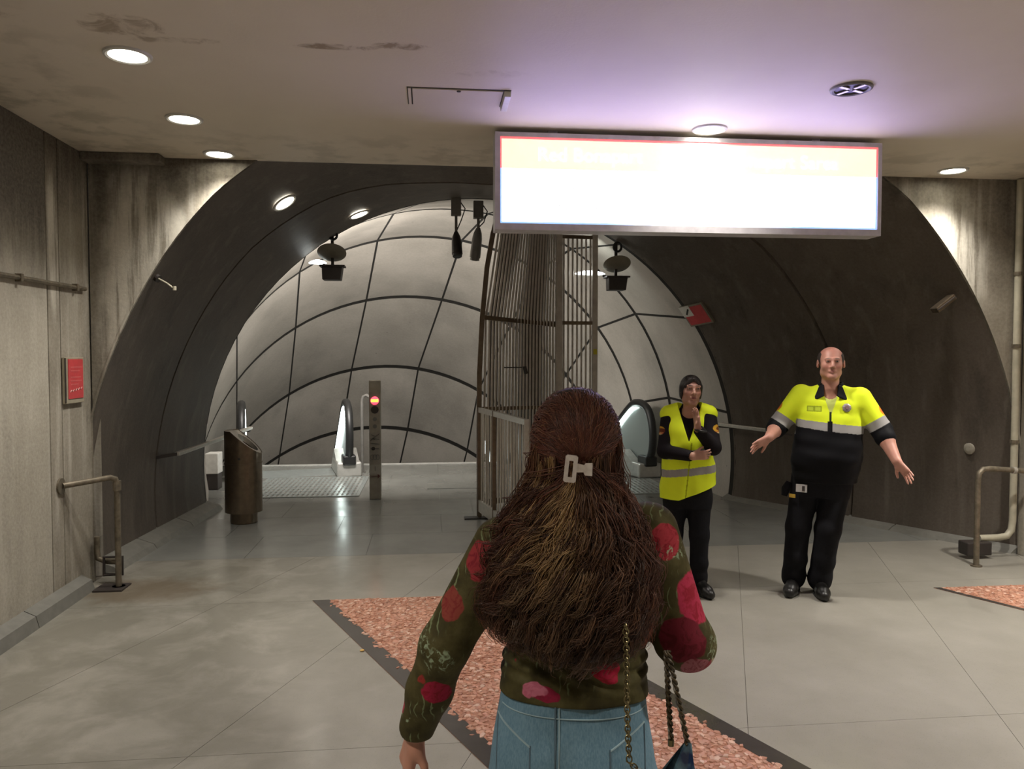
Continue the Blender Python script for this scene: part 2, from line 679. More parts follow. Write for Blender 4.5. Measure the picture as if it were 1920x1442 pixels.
# pilaster step just under the ceiling beside the portal
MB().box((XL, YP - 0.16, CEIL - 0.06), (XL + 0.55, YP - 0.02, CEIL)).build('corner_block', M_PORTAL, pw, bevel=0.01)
wr = struct('wall_right', 'right concrete wall')
MB().box((XR + 0.03, YB, -0.05), (XR + 0.2, YP, CEIL + 0.3)).build('wall_core', M_JOINT, wr)
ys = [YB, -3.0, -0.9, 1.2, 3.3, 5.4, 6.03]
for i in range(len(ys) - 1):
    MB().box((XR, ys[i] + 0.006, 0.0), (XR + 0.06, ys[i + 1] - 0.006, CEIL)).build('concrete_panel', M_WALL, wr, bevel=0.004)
wb = struct('wall_back', 'concrete wall behind the photographer')
for i in range(4):
    x0 = XL + i * (XR - XL) / 4
    MB().box((x0 + 0.006, YB - 0.1, 0), (x0 + (XR - XL) / 4 - 0.006, YB, CEIL)).build('concrete_panel', M_WALL, wb)

ceil_o = MB().box((XL - 0.2, YB - 0.1, CEIL), (XR + 0.2, YP, CEIL + 1.2)).build('ceiling', M_CEIL)
ceil_o['kind'] = 'structure'

# baseboards: sloping stone plinth on the left, along wall and vault
bl = struct('baseboard_left', 'grey stone plinth along the left wall')
ys = [YB, -2.9, -0.8, 1.3, 3.4, 5.0, 5.80]
for i in range(len(ys) - 1):
    MB().prism([(XL, ys[i] + 0.004, 0), (XL + 0.09, ys[i] + 0.004, 0), (XL + 0.07, ys[i] + 0.004, 0.075), (XL, ys[i] + 0.004, 0.11)],
               (0, ys[i + 1] - ys[i] - 0.008, 0)).build('plinth_stone', M_BASE, bl)


def plinth(side, s0, s1, parent, w=0.16, h=0.10):
    th = TH0 + 6 if side < 0 else TH1 - 6
    sg = -side
    a = [funnel_point(s, -96.0 if side < 0 else 96.0) for s in (s0, s1)]
    vs = []
    for p in a:
        vs += [(p.x - sg * 0.05, p.y, 0), (p.x + sg * w, p.y, 0), (p.x + sg * (w - 0.03), p.y, h * 0.45), (p.x - sg * 0.02, p.y, h)]
    MB().add(vs, [(0, 1, 2, 3), (7, 6, 5, 4), (0, 4, 5, 1), (1, 5, 6, 2), (2, 6, 7, 3), (3, 7, 4, 0)]).build('plinth_stone', M_BASE, parent)


for s0, s1 in ((0.07, 0.35), (0.355, 0.68), (0.685, 1.02)):
    plinth(-1, s0, s1, bl)
br = struct('baseboard_right', 'dark plinth along the foot of the right vault')
for s0, s1 in ((0.0, 0.35), (0.355, 0.68), (0.685, 1.02)):
    plinth(1, s0, s1, br, 0.07, 0.07)

# ------------------------------------------------------------------ floor: skewed terrazzo slabs, then the grey deck
fl = struct('floor', 'pale terrazzo floor of skewed slabs, grey stone beyond')
MB().box((XL - 0.1, YB, -0.06), (XR + 0.1, YZ, -0.012)).build('bedding', M_GROUT, fl)


def clip_x(poly, x, keep_greater):
    out = []
    n = len(poly)
    for i in range(n):
        a, b = poly[i], poly[(i + 1) % n]
        ia, ib = (a[0] >= x) == keep_greater, (b[0] >= x) == keep_greater
        if ia:
            out.append(a)
        if ia != ib:
            t = (x - a[0]) / (b[0] - a[0])
            out.append((x, a[1] + t * (b[1] - a[1])))
    return out


rows = [YB, -2.9, -0.82, 1.25, 3.31, 5.37, YZ]
SK = 0.395
for r_ in range(len(rows) - 1):
    y0, y1 = rows[r_] + 0.0012, rows[r_ + 1] - 0.0012
    for k in range(-14, 12):
        x0 = 2.235 + 1.22 * k + SK * (y0 - 5.37) + 0.0012
        x1 = 2.235 + 1.22 * k + SK * (y1 - 5.37) + 0.0012
        poly = [(x0, y0), (x0 + 1.2176, y0), (x1 + 1.2176, y1), (x1, y1)]
        poly = clip_x(clip_x(poly, XL, True), XR, False)
        if len(poly) < 3:
            continue
        MB().prism([(x, y, -0.03) for x, y in poly], (0, 0, 0.03)).build('floor_slab', M_FLOOR, fl)
DX0, DX1 = -3.3, 4.6
MB().box((DX0, YZ, -0.06), (DX1, YE, -0.004)).build('bedding', plain('deck_grout', (0.12, 0.12, 0.11), 0.6), fl)
yy = [YZ, 7.35, 8.2, 9.05, 9.95, 11.0, YE]
for r_ in range(len(yy) - 1):
    y0, y1 = yy[r_] + 0.002, yy[r_ + 1] - 0.002
    for k in range(-3, 5):
        x0, x1 = max(DX0, 0.45 + 1.0 * k - 0.35 * (r_ % 2)), min(DX1, 0.45 + 1.0 * (k + 1) - 0.35 * (r_ % 2))
        if x1 - x0 < 0.05:
            continue
        MB().box((x0 + 0.002, y0, -0.03), (x1 - 0.002, y1, 0.0)).build('floor_slab', M_DECK, fl)
# edge beam where the landing drops off
MB().box((DX0, YE, -0.4), (DX1, YE + 0.06, 0.012)).build('landing_edge', plain('landing_edge_metal', (0.42, 0.41, 0.38), 0.4), fl)
# ------------------------------------------------------------------ common object materials
M_STEEL = plain('brushed_steel', (0.50, 0.47, 0.42), 0.30, 0.45, 0.1, 30)
M_DSTEEL = plain('dark_bronze_steel', (0.20, 0.155, 0.11), 0.30, 0.85, 0.15, 20)
M_BARS = plain('fence_steel', (0.50, 0.46, 0.41), 0.42, 0.2, 0.15, 12)
M_BROWNB = plain('dark_bar_steel', (0.10, 0.082, 0.068), 0.45, 0.3, 0.15, 12)
M_OLDSTEEL = plain('dull_steel', (0.20, 0.19, 0.175), 0.35, 0.5)
M_OLDPIPE = plain('weathered_pipe', (0.20, 0.17, 0.125), 0.5, 0.6, 0.3, 25)
M_BLACK = plain('black_rubber', (0.012, 0.012, 0.012), 0.45)
M_DARK = plain('dark_casing', (0.035, 0.028, 0.025), 0.5)
M_GREYP = plain('grey_casing', (0.17, 0.16, 0.145), 0.5)
M_WHITE = plain('white_enamel', (0.62, 0.61, 0.57), 0.4)
M_RED = plain('red_print', (0.50, 0.045, 0.05), 0.45)
M_CREAM = plain('cream_plate', (0.42, 0.39, 0.30), 0.45)
M_LAMP = emit('lamp_glow', (1.0, 0.95, 0.80), 14)
M_LAMPW = emit('white_lamp_glow', (0.95, 1.0, 0.97), 9)
M_CONC2 = M_VAULT

# ------------------------------------------------------------------ downlights
def ring_prof(r):
    return [(r, 0.0), (r, -0.010), (r + 0.012, -0.014), (r + 0.022, -0.010), (r + 0.024, 0.0)]


def downlight(x, y, label, lit=True, z=CEIL, nrm=(0, 0, 1), power=None):
    t = thing('ceiling_downlight', label, 'lamp', (x, y, z), group='round downlights' if z == CEIL else 'vault downlights')
    m = MB()
    n = 28
    q = Vector((0, 0, 1)).rotation_difference(Vector(nrm))
    prof = ring_prof(0.088)
    vs, fs = [], []
    for r, h in prof:
        for k in range(n):
            a = 2 * PI * k / n
            vs.append(Vector((x, y, z)) + q @ Vector((r * math.cos(a), r * math.sin(a), h)))
    for i in range(len(prof)):
        j = (i + 1) % len(prof)
        for k in range(n):
            l = (k + 1) % n
            fs.append((i * n + k, i * n + l, j * n + l, j * n + k))
    m.add(vs, fs).build('trim_ring', M_WHITE if lit else M_GREYP, t, True)
    g = MB()
    g.lathe([(0.0875, -0.003), (0.0875, -0.001)], (x, y, z), 28, nrm)
    g.build('diffuser', M_LAMP if lit else M_DARK, t)
    if not lit:
        for k in range(4):
            a = 0.4 + k * PI / 2
            MB().bar((x + 0.02 * math.cos(a), y + 0.02 * math.sin(a), z - 0.008), (x + 0.09 * math.cos(a), y + 0.09 * math.sin(a), z - 0.008), 0.02, 0.006).build('reflector_blade', M_STEEL, t)
    if lit:
        l = bpy.data.lights.new('downlight_beam', 'SPOT')
        l.energy = power or P_DOWN * 10
        l.color = WARM
        l.spot_size = rad(112)
        l.spot_blend = 0.85
        l.shadow_soft_size = 0.08
        o = bpy.data.objects.new('downlight_beam', l)
        o.location = Vector((x, y, z)) - Vector(nrm) * 0.03
        o.rotation_euler = Vector(nrm).to_track_quat('Z', 'Y').to_euler()
        COL.objects.link(o)
    return t


downlight(-1.463, 4.00, 'lit round downlight, first and nearest of the left row')
downlight(-1.51, 5.025, 'lit round downlight, second of the left row')
downlight(-1.52, 5.86, 'lit round downlight at the far end of the left row by the arch')
downlight(4.11, 5.77, 'lit round downlight beyond the right end of the bright sign')
downlight(1.80, 4.90, 'lit round downlight right above the bright sign', power=P_DOWN * 16)
downlight(2.30, 4.08, 'unlit round downlight with dark inside in front of the bright sign', lit=False)
for (x, y, s) in ((-1.273, 6.97, 'left'), (-0.743, 8.245, 'right')):
    # lamps set into the vault, normal points out of the room
    s_ = (y - YP) / 2.65
    best = min(np.linspace(-60, 0, 241), key=lambda a: abs(funnel_point(s_, a).x - x))
    p = funnel_point(s_, best)
    e = 0.5
    u = funnel_point(s_, best + e) - funnel_point(s_, best - e)
    w = funnel_point(s_ + 0.02, best) - funnel_point(s_ - 0.02, best)
    nn = u.cross(w).normalized()
    if nn.z < 0:
        nn = -nn
    lab = 'lit oval looking lamp in the dark vault, the nearer left one' if s == 'left' else 'lit lamp in the dark vault, the farther one nearer the crown'
    downlight(p.x - nn.x * 0.012, p.y - nn.y * 0.012, lab, True, p.z - nn.z * 0.012, tuple(nn), P_VAULT * 10)
# the rows go on behind the photographer; right-hand lamp added for the guards
for (x, y, f) in ((-1.46, 0.9, 0.7), (2.3, 0.9, 1.3), (-1.46, -1.8, 0.8), (2.3, -1.8, 1.2), (4.1, 4.1, 1.3)):
    lab = 'lit round downlight overhead, %s the photographer on the %s side' % ('close behind' if y > 0 else 'far behind', 'left wall' if x < 0 else 'right wall')
    downlight(x, y, lab if y < 2 else 'unseen round downlight added beyond the right edge of the view', power=P_BACK * 10 * f)

# ------------------------------------------------------------------ illuminated sign
sg = thing('illuminated_sign', 'long glowing sign box with yellow header hanging under the ceiling', 'sign', (1.72, 5.0, CEIL))
SX0, SX1, SZ0, SZ1, SY = 0.415, 3.04, 2.495, 3.118, 5.0
M_FRAME = plain('sign_aluminium', (0.60, 0.58, 0.60), 0.45, 0.3)
MB().box((SX0, SY + 0.012, SZ0), (SX1, SY + 0.15, SZ1)).build('housing', M_FRAME, sg, bevel=0.006)
fr = MB()
for a, b in (((SX0, SY - 0.012, SZ0), (SX0 + 0.034, SY + 0.012, SZ1)), ((SX1 - 0.027, SY - 0.012, SZ0), (SX1, SY + 0.012, SZ1)),
             ((SX0 + 0.034, SY - 0.012, SZ1 - 0.028), (SX1 - 0.027, SY + 0.012, SZ1)), ((SX0 + 0.034, SY - 0.012, SZ0), (SX1 - 0.027, SY + 0.012, SZ0 + 0.042))):
    fr.box(a, b)
fr.build('frame', M_FRAME, sg)
fx0, fx1, fz0, fz1 = SX0 + 0.034, SX1 - 0.027, SZ0 + 0.042, SZ1 - 0.028
zb = fz1 - 0.20
MB().box((fx0, SY, fz0), (fx1, SY + 0.01, zb)).build('face', emit('sign_white', (0.60, 0.50, 1.30), SIGN_E), sg)
MB().box((fx0, SY, zb), (fx1, SY + 0.01, fz1)).build('header', emit('sign_yellow', (0.84, 0.81, 0.43), 1.0), sg)
e = MB()
e.box((fx0, SY - 0.003, fz1 - 0.013), (fx1, SY + 0.001, fz1)).box((fx0, SY - 0.003, zb), (fx0 + 0.010, SY + 0.001, fz1 - 0.013)).box((fx1 - 0.010, SY - 0.003, zb), (fx1, SY + 0.001, fz1 - 0.013))
e.build('red_bloom', emit('sign_red_bloom', (1.0, 0.03, 0.05), 1.0), sg)  # red colour bloom of the bright header, built as a glowing strip
e = MB()
e.box((fx0, SY - 0.003, fz0), (fx1, SY + 0.001, fz0 + 0.012)).box((fx0, SY - 0.003, fz0 + 0.012), (fx0 + 0.010, SY + 0.001, zb)).box((fx1 - 0.010, SY - 0.003, fz0 + 0.012), (fx1, SY + 0.001, zb))
e.build('blue_bloom', emit('sign_blue_bloom', (0.16, 0.40, 0.95), 1.0), sg)  # blue colour bloom around the bright face, built as a glowing strip
for x in (0.8, 2.6):
    MB().box((x - 0.03, SY + 0.05, SZ1), (x + 0.03, SY + 0.11, CEIL)).build('hanger', M_FRAME, sg)


def lettering(txt, x, z, size, mat, parent, y, width=None):
    c = bpy.data.curves.new('lettering', 'FONT')
    c.body = txt
    c.size = size
    c.extrude = 0.0015
    c.materials.append(mat)
    o = bpy.data.objects.new('lettering', c)
    off = origin_of(parent)
    o.location = (x - off.x, y - off.y, z - off.z)
    o.rotation_euler = (PI / 2, 0, 0)
    link(o, parent)
    bpy.context.view_layer.update()
    me = bpy.data.meshes.new_from_object(o)
    q = bpy.data.objects.new('lettering', me)
    q.location, q.rotation_euler = o.location, o.rotation_euler
    bpy.data.objects.remove(o)
    link(q, parent)
    q['kind'] = 'stuff'
    return q


M_LW = emit('sign_text_white', (0.86, 0.83, 0.56), 1.0)
M_LG = emit('sign_text_grey', (0.60, 0.61, 0.63), 1.0)
lettering('Red Bonapart', fx0 + 0.24, fz1 - 0.148, 0.125, M_LW, sg, SY - 0.002)
lettering('Bonapart Sarea', fx0 + 1.52, fz1 - 0.155, 0.125, M_LW, sg, SY - 0.002)
lettering('I l lin e a   vendid las', fx0 + 0.30, fz0 + 0.215, 0.075, M_LG, sg, SY - 0.002)
lettering('apertur d  las l c ta', fx0 + 0.24, fz0 + 0.09, 0.075, M_LG, sg, SY - 0.002)

# ------------------------------------------------------------------ ceiling hatch
hx0, hx1, hy0, hy1 = -0.125, 0.45, 4.31, 4.60
ht = thing('ceiling_hatch', 'flush access hatch in the ceiling left of the bright sign', 'hatch', (0.16, 4.45, CEIL))
MB().box((hx0, hy0, CEIL - 0.0015), (hx1, hy1, CEIL + 0.001)).build('gap_frame', M_DARK, ht)
MB().box((hx0 + 0.03, hy0 + 0.012, CEIL - 0.007), (hx1 - 0.045, hy1 + 0.004, CEIL - 0.0016)).build('hatch_panel', M_CEIL, ht)
MB().box((hx0 + 0.006, hy0 + 0.012, CEIL - 0.006), (hx0 + 0.022, hy1, CEIL - 0.0016)).build('edge_strip', M_CEIL, ht)
MB().prism([(hx1 - 0.04, hy0 + 0.01, CEIL - 0.002), (hx1, hy0 + 0.01, CEIL - 0.002), (hx1, hy0 + 0.02, CEIL - 0.03), (hx1 - 0.035, hy0 + 0.02, CEIL - 0.03)], (0.0, 0.26, 0)).build('hinge_strip', M_WHITE, ht, bevel=0.002)
MB().lathe([(0.012, -0.010), (0.012, -0.002)], (0.16, 4.335, CEIL), 12).build('latch', M_DARK, ht)

# ------------------------------------------------------------------ diamond inlays of red stone chips
def inlay(x0, y0, wtop, slope, ylow, label, xmax, border, seed):
    """top edge from x0 to x0+wtop at y0, runs down-right by slope per metre until ylow"""
    rng = random.Random(seed)
    t = thing('chip_inlay', label, 'floor inlay', (x0, y0, 0), group=None)
    L = y0 - ylow
    cx = lambda x: min(x, xmax)
    MB().prism([(cx(x0), y0, 0.0003), (cx(x0 + slope * L), ylow, 0.0003), (cx(x0 + wtop + slope * L), ylow, 0.0003), (cx(x0 + wtop), y0, 0.0003)], (0, 0, 0.0022)).build('bed', M_CHIPBED, t)
    for s in (0, 1):
        a0 = x0 + (0 if s == 0 else wtop - border)
        MB().prism([(cx(a0), y0 if s == 0 else y0, 0.0026), (cx(a0 + slope * L), ylow, 0.0026), (cx(a0 + border + slope * L), ylow, 0.0026), (cx(a0 + border), y0, 0.0026)], (0, 0, 0.0012)).build('border_strip', M_BORDER, t)
    vs, fs, cols = [], [], []
    step = 0.023
    yv = ylow
    while yv < y0 - 0.01:
        off = x0 + slope * (y0 - yv)
        xv = off + border * 0.75
        while xv < min(off + wtop - border * 0.75, xmax):
            px, py = xv + rng.uniform(-0.012, 0.012), yv + rng.uniform(-0.012, 0.012)
            d = min(px - (x0 + slope * (y0 - py)), x0 + wtop + slope * (y0 - py) - px)
            if py < y0 - 0.012 and d > border * (0.9 + 0.28 * math.sin(py * 23) * math.sin(py * 57 + 1)):
                n = rng.choice((4, 5, 5, 6))
                r = rng.uniform(0.011, 0.022)
                h = rng.uniform(0.0045, 0.008)
                a0 = rng.uniform(0, 6.28)
                el = rng.uniform(0.55, 1.0)
                tx, ty = rng.uniform(-0.12, 0.12), rng.uniform(-0.12, 0.12)
                ca, sa = math.cos(a0), math.sin(a0)
                b = len(vs)
                ring = []
                for k in range(n):
                    a = 2 * PI * k / n + rng.uniform(-0.3, 0.3)
                    u, w = r * math.cos(a), r * el * math.sin(a)
                    ring.append((px + u * ca - w * sa, py + u * sa + w * ca))
                for (qx, qy) in ring:
                    vs.append((qx, qy, 0.0025))
                for (qx, qy) in ring:
                    vs.append((px + (qx - px) * 0.8, py + (qy - py) * 0.8, h + (qx - px) * tx + (qy - py) * ty))
                fs.append([b + n + k for k in range(n)])
                for k in range(n):
                    l = (k + 1) % n
                    fs.append([b + k, b + l, b + n + l, b + n + k])
                c = rng.choice(CHIPS)
                f = rng.uniform(0.85, 1.12)
                cols += [tuple(min(1, q * f) for q in c)] * (2 * n)
            xv += step
        yv += step
    off = origin_of(t)
    me = bpy.data.meshes.new('stone_chips')
    me.from_pydata([(p[0] - off.x, p[1] - off.y, p[2]) for p in vs], [], fs)
    at = me.color_attributes.new('Col', 'FLOAT_COLOR', 'POINT')
    at.data.foreach_set('color', np.array([(*c, 1) for c in cols], np.float32).ravel())
    me.materials.append(M_CHIP)
    o = link(bpy.data.objects.new('stone_chips', me), t)
    o['kind'] = 'stuff'
    return t


def attr_material(name, rough=0.5, **kw):
    t = NT(name)
    a = t.n('ShaderNodeAttribute', _attribute_name='Col')
    t.color(a.outputs['Color'])
    t.set(Roughness=rough, **kw)
    return t


CHIPS = [(0.46, 0.225, 0.145), (0.50, 0.26, 0.175), (0.42, 0.20, 0.13), (0.54, 0.31, 0.22), (0.45, 0.24, 0.16), (0.37, 0.18, 0.12), (0.49, 0.245, 0.17), (0.60, 0.40, 0.31)]
M_CHIP = attr_material('red_stone_chip', 0.5).m
M_CHIPBED = plain('chip_bed', (0.34, 0.15, 0.09), 0.7, 0, 0.3, 60)
M_BORDER = plain('dark_border_strip', (0.055, 0.048, 0.043), 0.22, 0, 0.12, 9)
inlay(-0.815, 5.375, 1.24, 0.455, 2.2, 'broad band of red stone chips with dark edges running under the long-haired person', 99, 0.115, 3)
inlay(3.62, 5.20, 1.24, 0.56, 2.6, 'corner of a red stone chip band by the right wall', XR - 0.005, 0.05, 8)
# small yellow sticker lying on the dark border
tag(MB().lathe([(0.013, 0.0), (0.012, 0.003), (0.004, 0.004)], (-0.395, 4.415, 0.0042), 12).build('floor_sticker', plain('yellow_dot', (0.62, 0.38, 0.10), 0.5)),
    'tiny round yellow dot lying on the dark border of the chip band', 'sticker')

# ------------------------------------------------------------------ litter bin
bx, by = -1.885, 8.02
bn = thing('litter_bin', 'round steel litter bin with slanted open top by the left handrail', 'bin', (bx, by, 0))
MB().lathe([(0.125, 0.0), (0.132, 0.008), (0.132, 0.13), (0.10, 0.13)], (bx, by, 0), 32).build('base', M_DSTEEL, bn, True)
n, R = 48, 0.182
zt = lambda u: 0.935 if u < -0.09 else 0.935 - (u + 0.09) * 0.86
vs, fs = [], []
for k in range(n):
    a = 2 * PI * k / n
    vs += [(bx + R * math.cos(a), by + R * math.sin(a), 0.115)]
for k in range(n):
    a = 2 * PI * k / n
    vs += [(bx + R * math.cos(a), by + R * math.sin(a), zt(R * math.cos(a)))]
for k in range(n):
    a = 2 * PI * k / n
    vs += [(bx + (R - 0.008) * math.cos(a), by + (R - 0.008) * math.sin(a), zt((R - 0.008) * math.cos(a)))]
for k in range(n):
    a = 2 * PI * k / n
    vs += [(bx + (R - 0.008) * math.cos(a), by + (R - 0.008) * math.sin(a), 0.125)]
for r_ in range(3):
    for k in range(n):
        l = (k + 1) % n
        fs.append((r_ * n + k, r_ * n + l, (r_ + 1) * n + l, (r_ + 1) * n + k))
fs.append(tuple(range(n - 1, -1, -1)))
fs.append(tuple(3 * n + k for k in range(n)))
MB().add(vs, fs).build('body', M_DSTEEL, bn, True)
# slanted lid plate with an oval hole
vs, fs = [], []
for k in range(n):
    a = 2 * PI * k / n
    u, w = (R - 0.009) * math.cos(a), (R - 0.009) * math.sin(a)
    vs.append((bx + u, by + w, zt(u) - 0.006))
for k in range(n):
    a = 2 * PI * k / n
    u, w = 0.045 + 0.095 * math.cos(a), 0.115 * math.sin(a)
    vs.append((bx + u, by + w, zt(u) - 0.006))
for k in range(n):
    a = 2 * PI * k / n
    u, w = 0.045 + 0.09 * math.cos(a), 0.11 * math.sin(a)
    vs.append((bx + u, by + w, zt(u) - 0.06))
for r_ in range(2):
    for k in range(n):
        l = (k + 1) % n
        fs.append((r_ * n + k, r_ * n + l, (r_ + 1) * n + l, (r_ + 1) * n + k))
MB().add(vs, fs).build('lid', M_STEEL, bn, True)
MB().lathe([(R + 0.003, 0.0), (R + 0.003, 0.012)], (bx, by, 0.60), 40).build('seam_band', M_DSTEEL, bn, True)
MB().box((bx - 0.012, by - R - 0.006, 0.655), (bx + 0.012, by - R + 0.004, 0.675)).build('lock', M_DARK, bn)

# ------------------------------------------------------------------ indicator post by the escalator
px_, py_ = -0.652, 9.19
po = thing('indicator_post', 'slim steel post with red light and pictograms beside the left escalator', 'post', (px_, py_, 0))
MB().box((px_ - 0.068, py_ - 0.05, 0), (px_ + 0.068, py_ + 0.05, 1.40)).build('body', plain('post_steel', (0.33, 0.30, 0.25), 0.38, 0.6), po, bevel=0.008)
MB().box((px_ - 0.066, py_ - 0.053, 1.24), (px_ + 0.066, py_ - 0.049, 1.385)).build('top_plate', plain('post_top', (0.30, 0.26, 0.20), 0.5), po)
MB().lathe([(0.048, 0.0), (0.048, 0.012), (0.02, 0.018)], (px_, py_ - 0.052, 1.162), 24, (0, -1, 0)).build('lamp_lens', emit('red_signal', (1.0, 0.02, 0.10), 1.3), po, True)
MB().box((px_ - 0.040, py_ - 0.073, 1.146), (px_ + 0.040, py_ - 0.069, 1.178)).build('lit_bar', emit('orange_signal', (1.0, 0.42, 0.02), 2.2), po)
MB().lathe([(0.045, 0.0), (0.045, 0.010)], (px_, py_ - 0.052, 1.055), 24, (0, -1, 0)).build('dark_lens', M_DARK, po, True)
for z in (0.945, 0.86):
    MB().lathe([(0.024, 0.0), (0.024, 0.006)], (px_, py_ - 0.052, z), 16, (0, -1, 0)).build('button', M_GREYP, po, True)
MB().box((px_ - 0.066, py_ - 0.0535, 0.42), (px_ + 0.066, py_ - 0.0495, 0.79)).build('sticker', plain('pale_sticker', (0.30, 0.265, 0.22), 0.5), po)
yq = py_ - 0.056
g = MB()
for a, b in (((-0.045, 0.765), (0.0, 0.745)), ((0.05, 0.775), (-0.055, 0.69)), ((-0.03, 0.72), (0.05, 0.705)), ((-0.055, 0.665), (0.05, 0.65)), ((0.0, 0.705), (-0.05, 0.715))):
    g.bar((px_ + a[0], yq, a[1]), (px_ + b[0], yq, b[1]), 0.011, 0.004)
g.build('pictogram', M_DARK, po)
g = MB()
g.lathe([(0.022, 0), (0.022, 0.004)], (px_ - 0.02, yq + 0.003, 0.60), 12, (0, -1, 0)).bar((px_ - 0.05, yq, 0.602), (px_ + 0.045, yq, 0.602), 0.028, 0.004)
g.build('pictogram', M_DARK, po)
g = MB()
for k in range(3):
    g.tube([(px_ + (-0.03 + 0.03 * k) + 0.02 * math.cos(2 * PI * i / 12), yq, 0.50 + 0.03 * math.sin(2 * PI * i / 12)) for i in range(12)], 0.004, 5, True)
g.build('pictogram', M_GREYP, po)
MB().box((px_ - 0.064, py_ - 0.0535, 0.295), (px_ + 0.064, py_ - 0.0495, 0.41)).build('notice', plain('white_notice', (0.36, 0.33, 0.28), 0.5), po)
MB().bar((px_, yq, 0.39), (px_, yq, 0.335), 0.018, 0.004).build('pictogram', M_DARK, po)
g = MB()
g.bar((px_ - 0.05, yq, 0.275), (px_ + 0.04, yq, 0.275), 0.03, 0.004)
g.prism([(px_ + 0.03, yq - 0.002, 0.30), (px_ + 0.03, yq - 0.002, 0.25), (px_ + 0.06, yq - 0.002, 0.275)], (0, 0.004, 0))
g.build('pictogram', plain('dark_red_print', (0.10, 0.03, 0.025), 0.5), po)

# ------------------------------------------------------------------ escalators
M_GLASS = NT('balustrade_glass').set(Roughness=0.12).m
_b = M_GLASS.node_tree.nodes['Principled BSDF']
_b.inputs['Base Color'].default_value = (0.36, 0.42, 0.41, 1)
_b.inputs['Transmission Weight'].default_value = 0.45
_b.inputs['Roughness'].default_value = 0.18
M_SKIRT = plain('escalator_steel', (0.50, 0.49, 0.46), 0.35, 0.5)
M_STEP = plain('step_metal', (0.17, 0.17, 0.16), 0.4, 0.7)
M_COMB = plain('comb_plate_metal', (0.46, 0.50, 0.49), 0.28, 0.55)
M_STRIP = emit('balustrade_light', (0.86, 1.0, 0.95), 5.5)


def rail_path():
    pts = [(0.27, 0.24), (0.10, 0.27), (0.02, 0.40), (0.0, 0.58), (0.03, 0.76), (0.12, 0.92), (0.26, 1.00), (0.46, 1.02), (0.66, 0.96)]
    for k in range(1, 8):
        pts.append((0.66 + 0.5 * k, 0.96 - 0.33 * k))
    # smooth by Catmull-Rom
    out = []
    for i in range(len(pts) - 1):
        p0, p1, p2, p3 = pts[max(i - 1, 0)], pts[i], pts[i + 1], pts[min(i + 2, len(pts) - 1)]
        for q in range(4):
            t = q / 4
            out.append(tuple(0.5 * ((2 * p1[c]) + (-p0[c] + p2[c]) * t + (2 * p0[c] - 5 * p1[c] + 4 * p2[c] - p3[c]) * t * t + (-p0[c] + 3 * p1[c] - 3 * p2[c] + p3[c]) * t ** 3) for c in (0, 1)))
    out.append(pts[-1])
    return out


RP = rail_path()
ESC_YAW = rad(12)


def escalator(x, y, width, label, strips=(1, 1)):
    """origin at the right newel foot"""
    t = thing('escalator', label, 'escalator', (x, y, 0), ESC_YAW)
    for s in (0, 1):
        ox = -width * s
        MB().tube([(ox, a, b) for a, b in RP], 0.054, 10).build('handrail', M_BLACK, t, True, local=True)
        # glass panel inside the handrail loop
        ins = [(a + (0.06 if a < 0.5 else 0.0), b - (0.05 if b > 0.5 else -0.02)) for a, b in RP]
        poly = [(ox - 0.006, a, b) for a, b in ins] + [(ox - 0.006, RP[-1][0], RP[-1][1] - 0.7), (ox - 0.006, 0.85, 0.10), (ox - 0.006, 0.3, 0.16)]
        MB().prism(poly, (0.012, 0, 0)).build('glass_panel', M_GLASS, t, local=True)
        # newel base and sloping deck
        MB().box((ox - 0.17, 0.06, 0.0), (ox + 0.17, 0.75, 0.20)).build('newel_base', M_SKIRT, t, local=True, bevel=0.02)
        MB().box((ox - 0.09, 0.02, 0.16), (ox + 0.09, 0.28, 0.30)).build('rail_inlet', M_BLACK, t, local=True, bevel=0.02)
        sk = MB()
        for q in (-0.16, 0.03):
            sk.prism([(ox + q, 0.30, 0.20), (ox + q, 0.62, 0.34), (ox + q, 4.1, -1.93), (ox + q, 4.1, -2.3), (ox + q, 0.75, 0.0)], (0.13, 0, 0))
        sk.build('deck_skirt', M_SKIRT, t, local=True)
        if strips[s]:
            st = [(ox - 0.03 if s == 0 else ox + 0.03, a, b - 0.075) for a, b in RP if a > 0.40 and b > -1.3 and b < 1.1]
            st = [p for p in st if p[1] > 0.45]
            MB().tube(st, 0.020, 6).build('light_strip', M_STRIP, t, True, local=True)
    for k in range(7):
        MB().box((-width + 0.17, 0.95 + 0.4 * k, -0.25 - 0.24 * k), (-0.17, 1.35 + 0.4 * k, 0.0 - 0.24 * k - (0.01 if k == 0 else 0))).build('step', M_STEP, t, local=True)
    MB().box((-width + 0.17, 0.30, 0.0), (-0.17, 0.95, 0.006)).build('comb_plate', M_COMB, t, local=True)
    return t


escalator(-1.12, 10.85, 1.42, 'escalator between the litter bin and the red-lit post, going down into the shaft')
escalator(3.02, 10.3, 1.40, 'escalator seen behind the vest-wearing woman, curved black handrail end')


